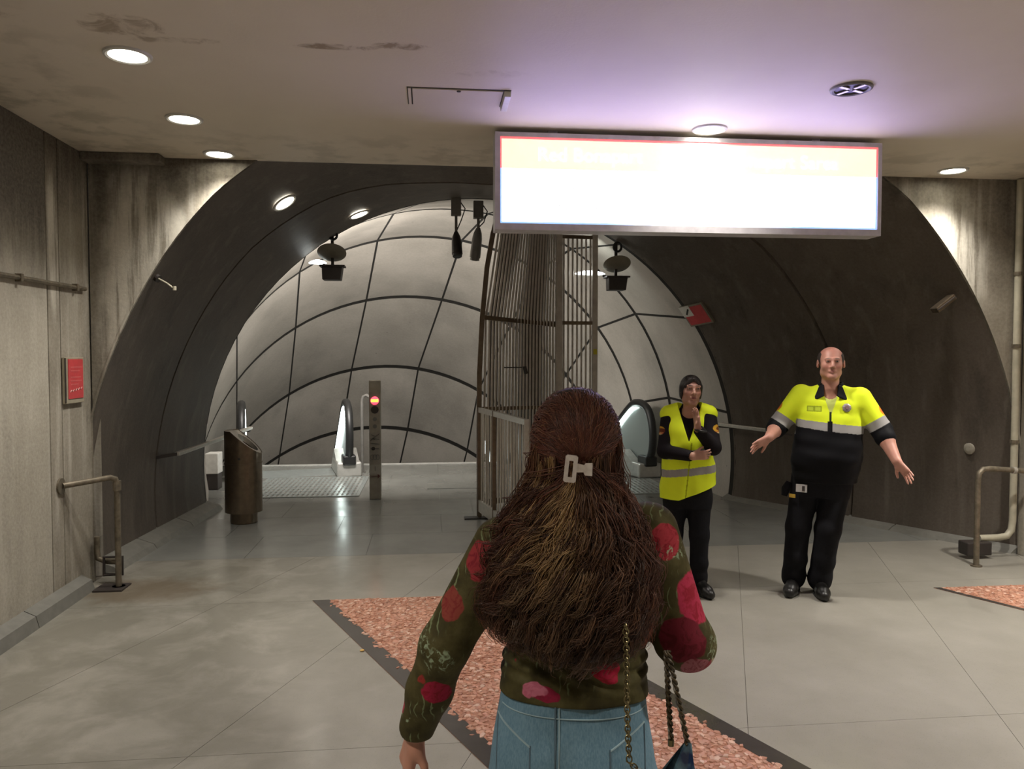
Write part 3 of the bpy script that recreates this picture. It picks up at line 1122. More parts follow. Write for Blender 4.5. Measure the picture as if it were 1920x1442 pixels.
def grating(x0, x1, y0, y1, label):
    t = thing('floor_grating', label, 'grating', ((x0 + x1) / 2, (y0 + y1) / 2, 0))
    MB().box((x0, y0, 0.0005), (x1, y1, 0.004)).build('tray', M_GREYP, t)
    f = MB()
    for a, b in (((x0, y0), (x1, y0 + 0.03)), ((x0, y1 - 0.03), (x1, y1)), ((x0, y0 + 0.03), (x0 + 0.04, y1 - 0.03)), ((x1 - 0.04, y0 + 0.03), (x1, y1 - 0.03))):
        f.box((a[0], a[1], 0.004), (b[0], b[1], 0.011))
    f.build('frame', M_COMB, t)
    nx = 22
    for i in range(nx):
        x = x0 + 0.06 + (x1 - x0 - 0.12) * i / (nx - 1)
        MB().box((x - 0.016, y0 + 0.03, 0.004), (x + 0.016, y1 - 0.03, 0.010)).build('slat', M_COMB, t)
    ny = max(3, int((y1 - y0) / 0.17))
    for j in range(1, ny):
        y = y0 + (y1 - y0) * j / ny
        MB().box((x0 + 0.04, y - 0.014, 0.004), (x1 - 0.04, y + 0.014, 0.0115)).build('cross_slat', M_COMB, t)
    return t


grating(-2.22, -0.86, 9.35, 10.86, 'ribbed metal floor plate in front of the escalator by the bin')
grating(1.62, 2.98, 9.15, 10.28, 'ribbed metal floor plate leading to the escalator behind the woman in a vest')
tag(MB().box((-0.05, 9.78, 0.0003), (0.62, 10.22, 0.006)).build('floor_plate', plain('grey_mat', (0.16, 0.16, 0.145), 0.6), bevel=0.002),
    'flat dark grey rectangular plate on the landing right of the red-lit post', 'floor plate')
# outer deck of the left escalator: white cladding on a dark base
dk = thing('escalator_cladding', 'white cladding box on a dark base glimpsed left of the bin', 'cladding', (-2.74, 10.1, 0))
MB().box((-2.82, 10.0, 0.20), (-2.66, 10.22, 0.46)).build('white_panel', M_WHITE, dk, bevel=0.01)
MB().box((-2.81, 10.01, 0.0), (-2.67, 10.21, 0.20)).build('dark_base', M_DARK, dk)
# thin rail standing behind the right newel of the left escalator
gr = thing('guard_rail', 'thin bent steel rail standing right behind the left escalator end', 'rail', (-0.99, 11.3, 0))
MB().tube([(-0.99, 11.3, 0), (-0.99, 11.3, 1.03), (-0.97, 11.3, 1.10), (-0.92, 11.28, 1.12), (-0.80, 11.2, 1.05)], 0.022, 10).build('tube', M_OLDSTEEL, gr, True)
MB().lathe([(0.05, 0), (0.05, 0.01)], (-0.99, 11.3, 0), 16).build('foot_flange', M_OLDSTEEL, gr)

# ------------------------------------------------------------------ bar fence and low gate
A, B, C_ = Vector((0.50, 8.06, 0)), Vector((1.44, 8.62, 0)), Vector((1.85, 8.64, 0))
fe = thing('bar_fence', 'tall fence of thin steel bars hanging below the vault in the middle', 'fence', tuple(A))
LP = [(0.50, 0.0), (0.50, 0.9), (0.505, 1.5), (0.535, 2.08), (0.585, 2.6), (0.65, 2.96), (0.73, 3.28)]


def left_x(z):
    return float(np.interp(z, [b for a, b in LP], [a for a, b in LP]))


post = MB()
for i in range(len(LP) - 1):
    post.bar((LP[i][0], 8.06, LP[i][1]), (LP[i + 1][0], 8.06, LP[i + 1][1] + 0.004), 0.05, 0.05, up=(0, 1, 0))
post.build('curved_post', M_DSTEEL, fe)
MB().box((B.x - 0.033, B.y - 0.03, 0.0), (B.x + 0.033, B.y + 0.03, 3.22)).build('post', M_BARS, fe, bevel=0.004)
MB().box((C_.x - 0.030, C_.y - 0.03, 0.0), (C_.x + 0.030, C_.y + 0.03, 3.08)).build('post', M_BARS, fe, bevel=0.004)
for z0, z1, w in ((2.085, 2.03, 0.045), (1.13, 1.11, 0.04), (0.14, 0.14, 0.06), (3.20, 3.14, 0.05)):
    MB().bar((left_x(z0), A.y, z0), (B.x - 0.03, B.y, z1), 0.035, w).build('rail', M_DSTEEL, fe)
for z in (2.055, 0.14, 3.02):
    MB().bar((B.x + 0.03, B.y, z), (C_.x - 0.03, C_.y, z), 0.03, 0.04).build('rail', M_DSTEEL, fe)
for i in range(1, 23):
    u = i / 23
    top = Vector((left_x(3.2), A.y, 3.19)).lerp(Vector((B.x, B.y, 3.13)), u)
    mid_ = Vector((left_x(2.08), A.y, 2.08)).lerp(Vector((B.x, B.y, 2.03)), u)
    bot = Vector((A.x, A.y, 0.14)).lerp(Vector((B.x, B.y, 0.14)), u)
    MB().tube([bot, Vector((bot.x * 0.5 + mid_.x * 0.5, (bot.y + mid_.y) / 2, 1.1)), mid_, top], 0.0115, 8).build('bar', M_BARS, fe, True)
# second layer of darker bars just behind the first
for z in (2.085, 0.14, 3.16):
    MB().bar((left_x(z) + 0.05, A.y + 0.16, z), (B.x - 0.03, B.y + 0.12, z - 0.03), 0.03, 0.04).build('rail', M_DSTEEL, fe)
for i in range(1, 23):
    u = (i + 0.45) / 23
    top = Vector((left_x(3.2) + 0.05, A.y + 0.16, 3.15)).lerp(Vector((B.x, B.y + 0.12, 3.10)), u)
    mid_ = Vector((left_x(2.08) + 0.05, A.y + 0.16, 2.08)).lerp(Vector((B.x, B.y + 0.12, 2.03)), u)
    bot = Vector((A.x + 0.05, A.y + 0.16, 0.14)).lerp(Vector((B.x, B.y + 0.12, 0.14)), u)
    MB().tube([bot, Vector((bot.x * 0.5 + mid_.x * 0.5, (bot.y + mid_.y) / 2, 1.1)), mid_, top], 0.0125, 8).build('back_bar', M_BROWNB, fe, True)
for i in range(1, 8):
    p = B.lerp(C_, i / 8)
    MB().tube([(p.x, p.y, 0.14), (p.x, p.y, 3.03)], 0.0115, 8).build('bar', M_BARS, fe, True)
lb = MB()
lb.bar((0.78, 8.20, 1.56), (0.98, 8.31, 1.56), 0.012).bar((1.01, 8.32, 1.57), (1.03, 8.33, 1.49), 0.03)
lb.build('bolt_handle', M_DARK, fe)
MB().box((1.83, 8.60, 1.70), (1.87, 8.606, 1.76)).build('yellow_sticker', plain('yellow_sticker', (0.55, 0.48, 0.03), 0.5), fe)

G0, G1 = Vector((0.50, 7.985, 0)), Vector((0.80, 6.45, 0))
ga = thing('low_gate', 'waist-high steel bar gate reaching forward from the tall fence', 'gate', tuple(G0))
d = (G1 - G0)
for nm, z0, z1 in (('bottom_rail', 0.07, 0.19), ('top_rail', 1.10, 1.15)):
    MB().bar(G0 + Vector((0, 0, (z0 + z1) / 2)), G1 + Vector((0, 0, (z0 + z1) / 2)), 0.035, z1 - z0).build(nm, M_STEEL, ga)
for u in (0.0, 0.36, 1.0):
    p = G0 + d * u
    MB().box((p.x - 0.02, p.y - 0.02, 0.0), (p.x + 0.02, p.y + 0.02, 1.15)).build('post', M_DSTEEL if u < 0.5 else M_STEEL, ga)
for i in range(1, 18):
    u = i / 18
    if abs(u - 0.36) < 0.03:
        continue
    p = G0 + d * u
    MB().tube([(p.x, p.y, 0.17), (p.x, p.y, 1.11)], 0.0085, 8).build('bar', M_STEEL, ga, True)
MB().box((0.34, 7.90, 0.0), (0.58, 8.02, 0.012)).build('floor_shoe', M_BLACK, ga)
# added glowing body stands in for bright reflections between the gate bars
lp = thing('added_glint', 'small added glow low behind the gate bars, standing in for a reflection', 'lamp', (0.66, 8.55, 0))
MB().box((0.63, 8.53, 0.0), (0.69, 8.57, 0.50)).build('added_glint_stand', M_DARK, lp)
MB().lathe([(0.0, 0.0), (0.035, 0.02), (0.062, 0.10), (0.062, 0.24), (0.035, 0.33), (0.0, 0.36)], (0.66, 8.55, 0.50), 16).build('lens', emit('added_glint_glow', (0.85, 1.0, 1.0), 7), lp, True)

# ------------------------------------------------------------------ reflector lamps at the end ring
def reflector_lamp(x, y, z, label, lens):
    t = thing('reflector_lamp', label, 'lamp', (x, y, z))
    q = Vector((0.0, -0.52, -0.85)).normalized()
    MB().lathe([(0.0, 0.012), (0.10, 0.010), (0.150, 0.0), (0.156, 0.004), (0.10, 0.022), (0.0, 0.026)], (x, y, z), 32, tuple(q)).build('reflector_disc', M_GREYL, t, True)
    b = MB()
    b.prism([(x - 0.105, y - 0.05, z - 0.155), (x + 0.115, y - 0.05, z - 0.155), (x + 0.095, y - 0.05, z - 0.30), (x - 0.10, y - 0.05, z - 0.30)], (0, 0.16, 0))
    b.build('projector_box', M_DARK, t, bevel=0.008)
    MB().box((x - 0.13, y - 0.06, z - 0.158), (x + 0.14, y + 0.12, z - 0.14)).build('box_lid', M_DARK, t)
    MB().bar((x, y + 0.06, z - 0.15), (x, y + 0.05, z + 0.25), 0.03).build('bracket', M_DARK, t)
    MB().tube([(x + 0.01 + 0.045 * math.cos(2 * PI * k / 14), y + 0.02, z + 0.19 + 0.05 * math.sin(2 * PI * k / 14)) for k in range(14)], 0.014, 7, True).build('cable_loop', M_BLACK, t, True)
    l0, l1 = lens
    L = MB()
    n = 10
    for (dz, rr) in ((0, 1),):
        L.tube([(x + l0 + (l1 - l0) * k / n, y + 0.16, z - 0.10 + 0.012 * math.sin(PI * k / n)) for k in range(n + 1)], 0.02, 8, rs=[0.004 + 0.022 * math.sin(PI * k / n) ** 0.6 for k in range(n + 1)])
    L.build('lit_lens', M_LAMPW, t, True)
    MB().bar((x + l1 - 0.03, y + 0.14, z - 0.12), (x + 0.02, y + 0.08, z - 0.17), 0.03).build('lens_arm', M_DARK, t)
    return t


M_GREYL = plain('reflector_paint', (0.20, 0.18, 0.135), 0.5)
reflector_lamp(-1.065, 8.62, 2.81, 'lamp with oval reflector disc and dark box on the left of the vault', (-0.27, -0.08))
reflector_lamp(2.10, 8.62, 2.725, 'lamp with oval reflector disc and dark box right of the tall fence', (-0.45, -0.10))
for (x, z, px2, f, cl) in ((-1.25, 2.75, -0.6, 1.2, (1.0, 0.94, 0.87)), (1.75, 2.72, 1.2, 0.16, (0.93, 1.0, 0.95))):
    area_light('shaft_uplight', (x, 9.0, z), (px2 - x, 3.2, 0.3), 0.30, P_SHAFT * f, cl, 178)
area_light('shaft_fill', (-0.9, 9.5, 2.45), (-0.15, 1.5, -0.40), 0.9, P_SHAFT * 2.4, (1.0, 0.95, 0.89), 176)  # added unseen fill for the shaft panels, no fixture belongs to it

# ------------------------------------------------------------------ two cameras hanging at the crown
def cctv(x, y, ztop, drop, length, tilt, mat, label, grp=None):
    t = thing('surveillance_camera', label, 'camera', (x, y, ztop), group=grp)
    MB().box((x - 0.055, y - 0.04, ztop - 0.10), (x + 0.055, y + 0.04, ztop + 0.09)).build('mount', M_GREYP, t, bevel=0.005)
    MB().bar((x, y, ztop - 0.08), (x, y, ztop - drop), 0.03).build('drop_arm', M_GREYP, t)
    a = Vector((x, y, ztop - drop + 0.02))
    dirv = Vector(tilt).normalized()
    MB().tube([a, a + dirv * 0.06, a + dirv * 0.12, a + dirv * length], 0.05, 14, rs=[0.022, 0.045, 0.055, 0.06]).build('body', mat, t, True)
    e_ = a + dirv * length
    MB().tube([e_, e_ + dirv * 0.03], 0.052, 16).build('lens_hood', mat, t, True)
    MB().tube([e_ + dirv * 0.028, e_ + dirv * 0.034], 0.036, 14).build('lens', M_BLACK, t, True)
    MB().tube([Vector((x + 0.05, y, ztop + 0.05)), Vector((x + 0.10, y, ztop - 0.02)), Vector((x + 0.06, y, ztop - 0.14)), a], 0.007, 6).build('cable', M_BLACK, t, True)
    return t


cctv(0.285, 8.62, 3.33, 0.30, 0.27, (0.03, -0.35, -0.9), M_DARK, 'dark surveillance camera hanging from the vault, left of the pair')
cctv(0.53, 8.60, 3.30, 0.22, 0.33, (-0.10, 0.25, -0.95), M_GREYP, 'grey surveillance camera hanging from the vault close to the sign')

# ------------------------------------------------------------------ handrails and hoops
hl = thing('handrail', 'flat steel handrail on brackets along the left vault wall', 'handrail', (-2.45, 7.4, 0.78))
MB().bar((-2.34, 7.42, 0.775), (-2.20, 9.75, 0.80), 0.05, 0.035).build('rail', M_STEEL, hl, bevel=0.006)
for y_, x0 in ((7.45, -2.53), (9.72, -2.46)):
    xr = -2.34 + (y_ - 7.42) / 2.33 * 0.14
    MB().prism([(x0, y_ - 0.06, 0.73), (x0, y_ + 0.06, 0.73), (xr, y_ + 0.03, 0.76), (xr, y_ - 0.03, 0.76)], (0, 0, 0.03)).build('bracket', M_DARK, hl)
hr = thing('handrail', 'flat steel handrail on the right vault wall, running behind the two guards', 'handrail', (3.4, 8.7, 0.9))
MB().bar((3.27, 8.72, 0.895), (3.66, 7.75, 0.885), 0.045, 0.04).build('rail', M_STEEL, hr, bevel=0.006)
for y_, xr, x0 in ((8.66, 3.30, 3.50), (7.80, 3.64, 3.80)):
    MB().bar((x0, y_, 0.85), (xr, y_, 0.87), 0.03, 0.025).build('bracket', M_DARK, hr)

h1 = thing('hoop_rail', 'bent steel tube hoop guarding the foot of the left wall', 'rail', (-2.26, 5.83, 0))
MB().tube([(-2.26, 5.83, 0.0), (-2.26, 5.83, 0.76), (-2.265, 5.815, 0.795), (-2.29, 5.79, 0.81), (-2.49, 5.51, 0.80)], 0.021, 12).build('tube', M_OLDPIPE, h1, True)
MB().lathe([(0.045, 0), (0.045, 0.012)], (-2.26, 5.83, 0), 18).build('foot_flange', M_OLDPIPE, h1)
MB().lathe([(0.055, 0), (0.055, 0.012)], (-2.4995, 5.50, 0.80), 18, (1, 0, 0)).build('wall_flange', M_OLDPIPE, h1)
MB().lathe([(0.028, 0), (0.028, 0.07)], (-2.26, 5.83, 0.71), 14).build('joint_sleeve', M_OLDPIPE, h1)
h2 = thing('hoop_rail', 'bent steel tube hoop standing at the foot of the right wall', 'rail', (4.34, 5.71, 0))
MB().tube([(4.335, 5.71, 0.0), (4.335, 5.71, 0.70), (4.345, 5.71, 0.75), (4.38, 5.715, 0.778), (4.44, 5.72, 0.782), (4.95, 5.79, 0.735)], 0.022, 12).build('tube', M_OLDPIPE, h2, True)
MB().lathe([(0.042, 0), (0.042, 0.012)], (4.335, 5.71, 0), 18).build('foot_flange', M_OLDPIPE, h2)
MB().lathe([(0.028, 0), (0.028, 0.03)], (4.66, 5.75, 0.762), 14, (1, 0.13, -0.09)).build('joint_sleeve', M_STEEL, h2)

# pipes
p1 = thing('drain_pipe', 'rusty pipe stub with square bend behind the left hoop', 'pipe', (-2.40, 5.95, 0))
MB().tube([(-2.47, 5.99, 0.34), (-2.47, 5.985, 0.25), (-2.46, 5.98, 0.18), (-2.40, 5.97, 0.16), (-2.30, 5.95, 0.16)], 0.022, 10).build('tube', M_OLDPIPE, p1, True)
MB().tube([(-2.40, 5.93, 0.06), (-2.40, 5.93, 0.20), (-2.27, 5.93, 0.20), (-2.27, 5.93, 0.07), (-2.40, 5.93, 0.07)], 0.012, 8).build('bracket', M_DARK, p1, True)
MB().box((-2.40, 5.72, 0.0), (-2.20, 5.905, 0.012)).build('base_plate', M_DARK, h1)
p2 = thing('drain_pipe', 'pale vertical drain pipe bending at the floor by the right wall', 'pipe', (4.84, 5.97, 0))
MB().tube([(4.86, 5.98, 3.14), (4.86, 5.98, 0.30), (4.85, 5.98, 0.22), (4.81, 5.98, 0.17), (4.74, 5.98, 0.16), (4.55, 5.97, 0.16)], 0.028, 12).build('tube', M_CREAM, p2, True)
for z in (2.35, 1.75, 0.95):
    MB().lathe([(0.036, 0), (0.036, 0.03)], (4.86, 5.98, z), 14).build('clip', M_OLDPIPE, p2)
MB().box((4.40, 5.90, 0.03), (4.62, 6.02, 0.14)).build('trap_box', M_DARK, p2, bevel=0.01)
cd = thing('conduit', 'thin horizontal conduit across the left wall above eye height', 'conduit', (-2.5, 2.0, 2.14))
MB().tube([(-2.481, -1.0, 2.10), (-2.481, 5.9, 2.165)], 0.016, 8).build('tube', M_OLDPIPE, cd, True)
for y_ in (1.0, 3.2, 5.0, 5.75):
    MB().box((-2.499, y_ - 0.015, 2.10 + (y_ + 1) / 6.9 * 0.065 - 0.024), (-2.462, y_ + 0.015, 2.10 + (y_ + 1) / 6.9 * 0.065 + 0.024)).build('clip', M_OLDPIPE, cd)

# ------------------------------------------------------------------ small wall signs and fittings
s1 = thing('notice_sign', 'small upright red notice on the left wall', 'sign', (-2.5, 5.68, 1.37))
MB().box((-2.498, 5.555, 1.352), (-2.478, 5.845, 1.672)).build('plate', plain('notice_backing', (0.30, 0.265, 0.19), 0.5), s1, bevel=0.003)
MB().box((-2.478, 5.60, 1.385), (-2.4745, 5.825, 1.66)).build('red_print', M_RED, s1)
g = MB()
for k, (z, a, b) in enumerate(((1.60, 5.63, 5.80), (1.575, 5.63, 5.77), (1.53, 5.63, 5.79), (1.505, 5.63, 5.80), (1.48, 5.63, 5.75))):
    g.box((-2.4746, a, z), (-2.4738, b, z + 0.008))
g.build('text_lines', plain('pale_red_print', (0.55, 0.10, 0.10), 0.5), s1)
g = MB()
pts = [(-2.4738, 5.62 + 0.02 * k, 1.435 + (0.008 if k % 2 else -0.004) + 0.002 * k) for k in range(10)]
g.tube(pts, 0.003, 5)
g.build('scribble', plain('pale_print', (0.55, 0.33, 0.30), 0.5), s1)
MB().box((-2.478, 5.553, 1.36), (-2.4735, 5.566, 1.668)).build('edge_strip', M_DARK, s1)  # dark strip stands in for the shadow along the plate edge

th_s = math.degrees(math.atan2(3.0 - 0.53, 2.16 - 0.45))
c0 = funnel_point(0.975, th_s)
up = (funnel_point(0.975, th_s - 1) - funnel_point(0.975, th_s + 1)).normalized()
al = (funnel_point(0.92, th_s) - funnel_point(1.0, th_s)).normalized()
nr = up.cross(al).normalized()
if nr.x > 0:
    nr = -nr
s2 = thing('vault_sign', 'small red and white sign with black arrow on the right vault', 'sign', tuple(c0))
o_ = c0 + nr * 0.03 + al * 0.02


def plate(u0, u1, v0, v1, d0, d1, name, mat, parent):
    P = lambda u, v: o_ + al * u + up * v + nr * d0
    MB().prism([P(u0, v0), P(u1, v0), P(u1, v1), P(u0, v1)], nr * (d1 - d0)).build(name, mat, parent)


plate(-0.15, 0.20, -0.135, 0.135, -0.028, 0.0, 'plate', M_GREYL, s2)
plate(-0.13, 0.18, -0.115, 0.115, 0.0005, 0.003, 'red_print', M_RED, s2)
plate(-0.15, 0.0, 0.0, 0.135, 0.0032, 0.006, 'white_print', M_WHITE, s2)
P = lambda u, v: o_ + al * u + up * v + nr * 0.0065
g = MB()
g.prism([P(-0.10, 0.035), P(-0.085, 0.02), P(-0.02, 0.085), P(-0.035, 0.10)], nr * 0.002)
g.build('arrow', M_BLACK, s2)

f1 = thing('vault_floodlight', 'small dark bracket fitting high on the right vault near the arch', 'fitting', (4.40, 6.2, 2.17))
c1 = funnel_point(0.06, 61.0)
i1 = Vector((0.55 - c1.x, 0, 0.45 - c1.z)).normalized()
MB().bar(c1, c1 + i1 * 0.10, 0.03).build('arm', M_DARK, f1)
q1 = c1 + i1 * 0.10
MB().bar(q1 + Vector((-0.10, -0.05, -0.05)), q1 + Vector((0.06, -0.05, 0.07)), 0.09, 0.05).build('head', M_DSTEEL, f1, bevel=0.006)
MB().bar(q1 + Vector((-0.10, -0.078, -0.045)), q1 + Vector((0.05, -0.078, 0.065)), 0.055, 0.008).build('glass', M_DARK, f1)
f2 = thing('vault_antenna', 'thin white rod fixed to the left rim of the arch', 'rod', (-2.13, 6.1, 2.15))
c2 = funnel_point(0.03, -59.0)
MB().lathe([(0.03, 0), (0.03, 0.03)], c2, 12, (0.8, -0.3, -0.5)).build('foot', M_DARK, f2)
MB().tube([c2, c2 + Vector((0.10, -0.06, -0.05)), c2 + Vector((0.17, -0.10, -0.10))], 0.006, 6).build('rod', M_CREAM, f2, True)
MB().lathe([(0.014, 0), (0.014, 0.03)], c2 + Vector((0.165, -0.098, -0.105)), 10).build('tip', M_CREAM, f2)
c3 = funnel_point(0.13, 82)
tag(MB().lathe([(0.05, -0.005), (0.05, 0.012), (0.03, 0.02), (0.012, 0.02)], c3, 20, (-0.96, -0.25, -0.1)).build('cover_plate', M_WALL, None, True), 'small round cover plate on the right vault above the hoop', 'cover')
# ------------------------------------------------------------------ smooth solids for people and clothes
V = lambda *a: np.array(a, float)


def unit(v):
    v = np.asarray(v, float)
    return v / np.linalg.norm(v)


def rotz(a):
    c, s = math.cos(a), math.sin(a)
    return np.array([[c, -s, 0], [s, c, 0], [0, 0, 1.0]])


def rotx(a):
    c, s = math.cos(a), math.sin(a)
    return np.array([[1.0, 0, 0], [0, c, -s], [0, s, c]])


def roty(a):
    c, s = math.cos(a), math.sin(a)
    return np.array([[c, 0, s], [0, 1.0, 0], [-s, 0, c]])


class Sdf:
    def __init__(self, lo, hi, h):
        self.lo, self.h = np.array(lo, float), h
        n = np.ceil((np.array(hi) - self.lo) / h).astype(int) + 1
        self.n = n
        self.a = np.full(tuple(n), 0.08, np.float32)

    def block(self, lo, hi):
        i0 = np.clip(np.floor((np.asarray(lo) - self.lo) / self.h).astype(int), 0, self.n)
        i1 = np.clip(np.ceil((np.asarray(hi) - self.lo) / self.h).astype(int) + 1, 0, self.n)
        ax = [(self.lo[k] + self.h * np.arange(i0[k], i1[k])).astype(np.float32) for k in range(3)]
        sl = tuple(slice(i0[k], i1[k]) for k in range(3))
        return sl, ax[0][:, None, None], ax[1][None, :, None], ax[2][None, None, :]

    def put(self, fn, lo, hi, k, carve=False):
        m = 0.03 + 2 * k
        sl, X, Y, Z = self.block(np.asarray(lo) - m, np.asarray(hi) + m)
        a = self.a[sl]
        if a.size == 0:
            return
        d = fn(X, Y, Z).astype(np.float32)
        d = np.broadcast_to(d, a.shape)
        if carve:
            a, d = -a, d
        if k > 0:
            h = np.clip(0.5 + 0.5 * (a - d) / k, 0, 1)
            r = a * (1 - h) + d * h - k * h * (1 - h)
        else:
            r = np.minimum(a, d)
        self.a[sl] = -r if carve else r

    def cap(self, a, b, ra, rb, k=0.02, carve=False, sq=None):
        a, b = np.asarray(a, float), np.asarray(b, float)
        ba = b - a
        L = max(ba @ ba, 1e-9)

        def fn(X, Y, Z):
            px, py, pz = X - a[0], Y - a[1], Z - a[2]
            t = np.clip((px * ba[0] + py * ba[1] + pz * ba[2]) / L, 0, 1)
            return np.sqrt((px - t * ba[0]) ** 2 + (py - t * ba[1]) ** 2 + (pz - t * ba[2]) ** 2) - (ra + (rb - ra) * t)
        r = max(ra, rb)
        self.put(fn, np.minimum(a, b) - r, np.maximum(a, b) + r, k, carve)

    def ell(self, c, r, k=0.02, R=None, carve=False):
        c, r = np.asarray(c, float), np.asarray(r, float) * np.ones(3)
        M = np.eye(3) if R is None else R

        def fn(X, Y, Z):
            x, y, z = X - c[0], Y - c[1], Z - c[2]
            q = [(x * M[0, i] + y * M[1, i] + z * M[2, i]) / r[i] for i in range(3)]
            k0 = np.sqrt(q[0] ** 2 + q[1] ** 2 + q[2] ** 2)
            k1 = np.sqrt((q[0] / r[0]) ** 2 + (q[1] / r[1]) ** 2 + (q[2] / r[2]) ** 2)
            return k0 * (k0 - 1) / np.maximum(k1, 1e-6)
        m = r.max()
        self.put(fn, c - m, c + m, k, carve)

    def loft(self, secs, k=0.02, p=2.3, carve=False, wrinkle=None):
        """secs rows: z, cx, cy, rx, ry (ascending z)"""
        S = np.array(secs, float)

        def it(Z, j):
            # smooth interpolation
            z = np.clip(Z, S[0, 0], S[-1, 0])
            i = np.clip(np.searchsorted(S[:, 0], z, side='right') - 1, 0, len(S) - 2)
            t = (z - S[i, 0]) / (S[i + 1, 0] - S[i, 0])
            m = np.gradient(S[:, j], S[:, 0])
            hh = S[i + 1, 0] - S[i, 0]
            return ((2 * t ** 3 - 3 * t ** 2 + 1) * S[i, j] + (t ** 3 - 2 * t ** 2 + t) * hh * m[i] + (-2 * t ** 3 + 3 * t ** 2) * S[i + 1, j] + (t ** 3 - t ** 2) * hh * m[i + 1])

        def fn(X, Y, Z):
            cx, cy, rx, ry = (it(Z, j) for j in (1, 2, 3, 4))
            d = ((np.abs((X - cx) / rx)) ** p + (np.abs((Y - cy) / ry)) ** p) ** (1 / p)
            d = (d - 1) * np.minimum(rx, ry)
            if wrinkle is not None:
                d = d + wrinkle(X, Y, Z)
            return np.maximum(d, np.maximum(S[0, 0] - Z, Z - S[-1, 0]))
        R = max(S[:, 3].max(), S[:, 4].max())
        self.put(fn, (S[:, 1].min() - R, S[:, 2].min() - R, S[0, 0]), (S[:, 1].max() + R, S[:, 2].max() + R, S[-1, 0]), k, carve)

    def box(self, lo, hi, k=0.0, carve=False):
        lo, hi = np.asarray(lo, float), np.asarray(hi, float)
        c, e = (lo + hi) / 2, (hi - lo) / 2

        def fn(X, Y, Z):
            return np.maximum(np.maximum(np.abs(X - c[0]) - e[0], np.abs(Y - c[1]) - e[1]), np.abs(Z - c[2]) - e[2])
        self.put(fn, lo, hi, k, carve)

    def field(self, fn, lo, hi, k=0.0, carve=False):
        self.put(fn, lo, hi, k, carve)

    def mesh(self):
        g = openvdb.FloatGrid(0.08)
        g.copyFromArray(self.a)
        pts, quads = g.convertToQuads()
        pts = pts.astype(np.float64) * self.h + self.lo
        q = quads.astype(np.int32)
        a, b, c = pts[q[:, 0]], pts[q[:, 1]], pts[q[:, 2]]
        d = pts[q[:, 3]]
        vol = np.einsum('ij,ij->i', a, np.cross(b, c)).sum() + np.einsum('ij,ij->i', a, np.cross(c, d)).sum()
        if vol < 0:
            q = q[:, ::-1]
        # light Laplacian relax
        n = len(pts)
        for _ in range(2):
            acc = np.zeros((n, 3))
            cnt = np.zeros(n)
            for i in range(4):
                u, w = q[:, i], q[:, (i + 1) % 4]
                for s, t in ((u, w), (w, u)):
                    for ax in range(3):
                        acc[:, ax] += np.bincount(s, pts[t, ax], n)
                    cnt += np.bincount(s, minlength=n)
            pts = pts * 0.45 + 0.55 * acc / cnt[:, None]
        return pts, q

    def build(self, name, mat, parent, colors=None):
        p, q = self.mesh()
        col = colors(p) if colors is not None else None
        return raw_mesh(name, p, q, mat, parent, True, col)


def smooth_noise(p, f, seed=0):
    """cheap smooth pseudo-noise in about -1..1"""
    r = np.random.RandomState(seed)
    out = np.zeros(len(p))
    for k in range(6):
        w = r.normal(size=3) * f * (1 + 0.5 * k)
        out += np.sin(p @ w + r.uniform(0, 6.28)) / (1 + 0.5 * k)
    return out / 3.0


def wr(amp, f, seed):
    r = np.random.RandomState(seed)
    W_ = [(r.normal(size=3) * f, r.uniform(0, 6.28)) for _ in range(5)]

    def fn(X, Y, Z):
        o = 0
        for w, ph in W_:
            o = o + np.sin(X * w[0] + Y * w[1] + Z * w[2] * 1.4 + ph)
        return (amp * o / 3).astype(np.float32)
    return fn


def seg_dist(p, a, b):
    a, b = np.asarray(a, float), np.asarray(b, float)
    ba = b - a
    t = np.clip((p - a) @ ba / (ba @ ba), 0, 1)
    return np.linalg.norm(p - a - t[:, None] * ba, axis=1), t


def hand(sd, w, d, n, side, s=1.0, curl=0.35, thumb_in=0.3, spread=0.10):
    w, d = np.asarray(w, float), unit(d)
    n = np.asarray(n, float)
    n = unit(n - d * (n @ d))
    u = np.cross(d, n) * side
    for i, o in enumerate((0.027, 0.010, -0.009, -0.026)):
        sd.cap(w + u * o * 0.55 * s, w + (d * 0.088 + u * o) * s, 0.0155 * s, 0.0125 * s, 0.012)
    sd.ell(w + (d * 0.035 + u * 0.022 + n * 0.008) * s, 0.019 * s, 0.014)
    for i, (o, L, r) in enumerate(((0.029, 0.070, 0.0088), (0.0095, 0.079, 0.0092), (-0.010, 0.073, 0.0088), (-0.028, 0.056, 0.0078))):
        b = w + (d * 0.088 + u * o) * s
        dd = unit(d + u * (o / 0.03) * spread)
        ang = 0.0
        for j, f in enumerate((0.45, 0.31, 0.24)):
            ang += curl * (0.5, 1.0, 0.8)[j] * (1 + 0.12 * i)
            e = b + (dd * math.cos(ang) + n * math.sin(ang)) * L * f * s
            sd.cap(b, e, r * s * (1 - 0.1 * j), r * s * (0.93 - 0.1 * j), 0.004)
            b = e
    b = w + (d * 0.026 + u * 0.026 + n * 0.004) * s
    t1 = unit(d * 0.72 + u * (0.75 - thumb_in * 0.6) + n * (0.15 + thumb_in * 0.6))
    e = b + t1 * 0.046 * s
    sd.cap(b, e, 0.0135 * s, 0.0105 * s, 0.008)
    t2 = unit(t1 + d * 0.5)
    sd.cap(e, e + t2 * 0.030 * s, 0.0102 * s, 0.0082 * s, 0.004)


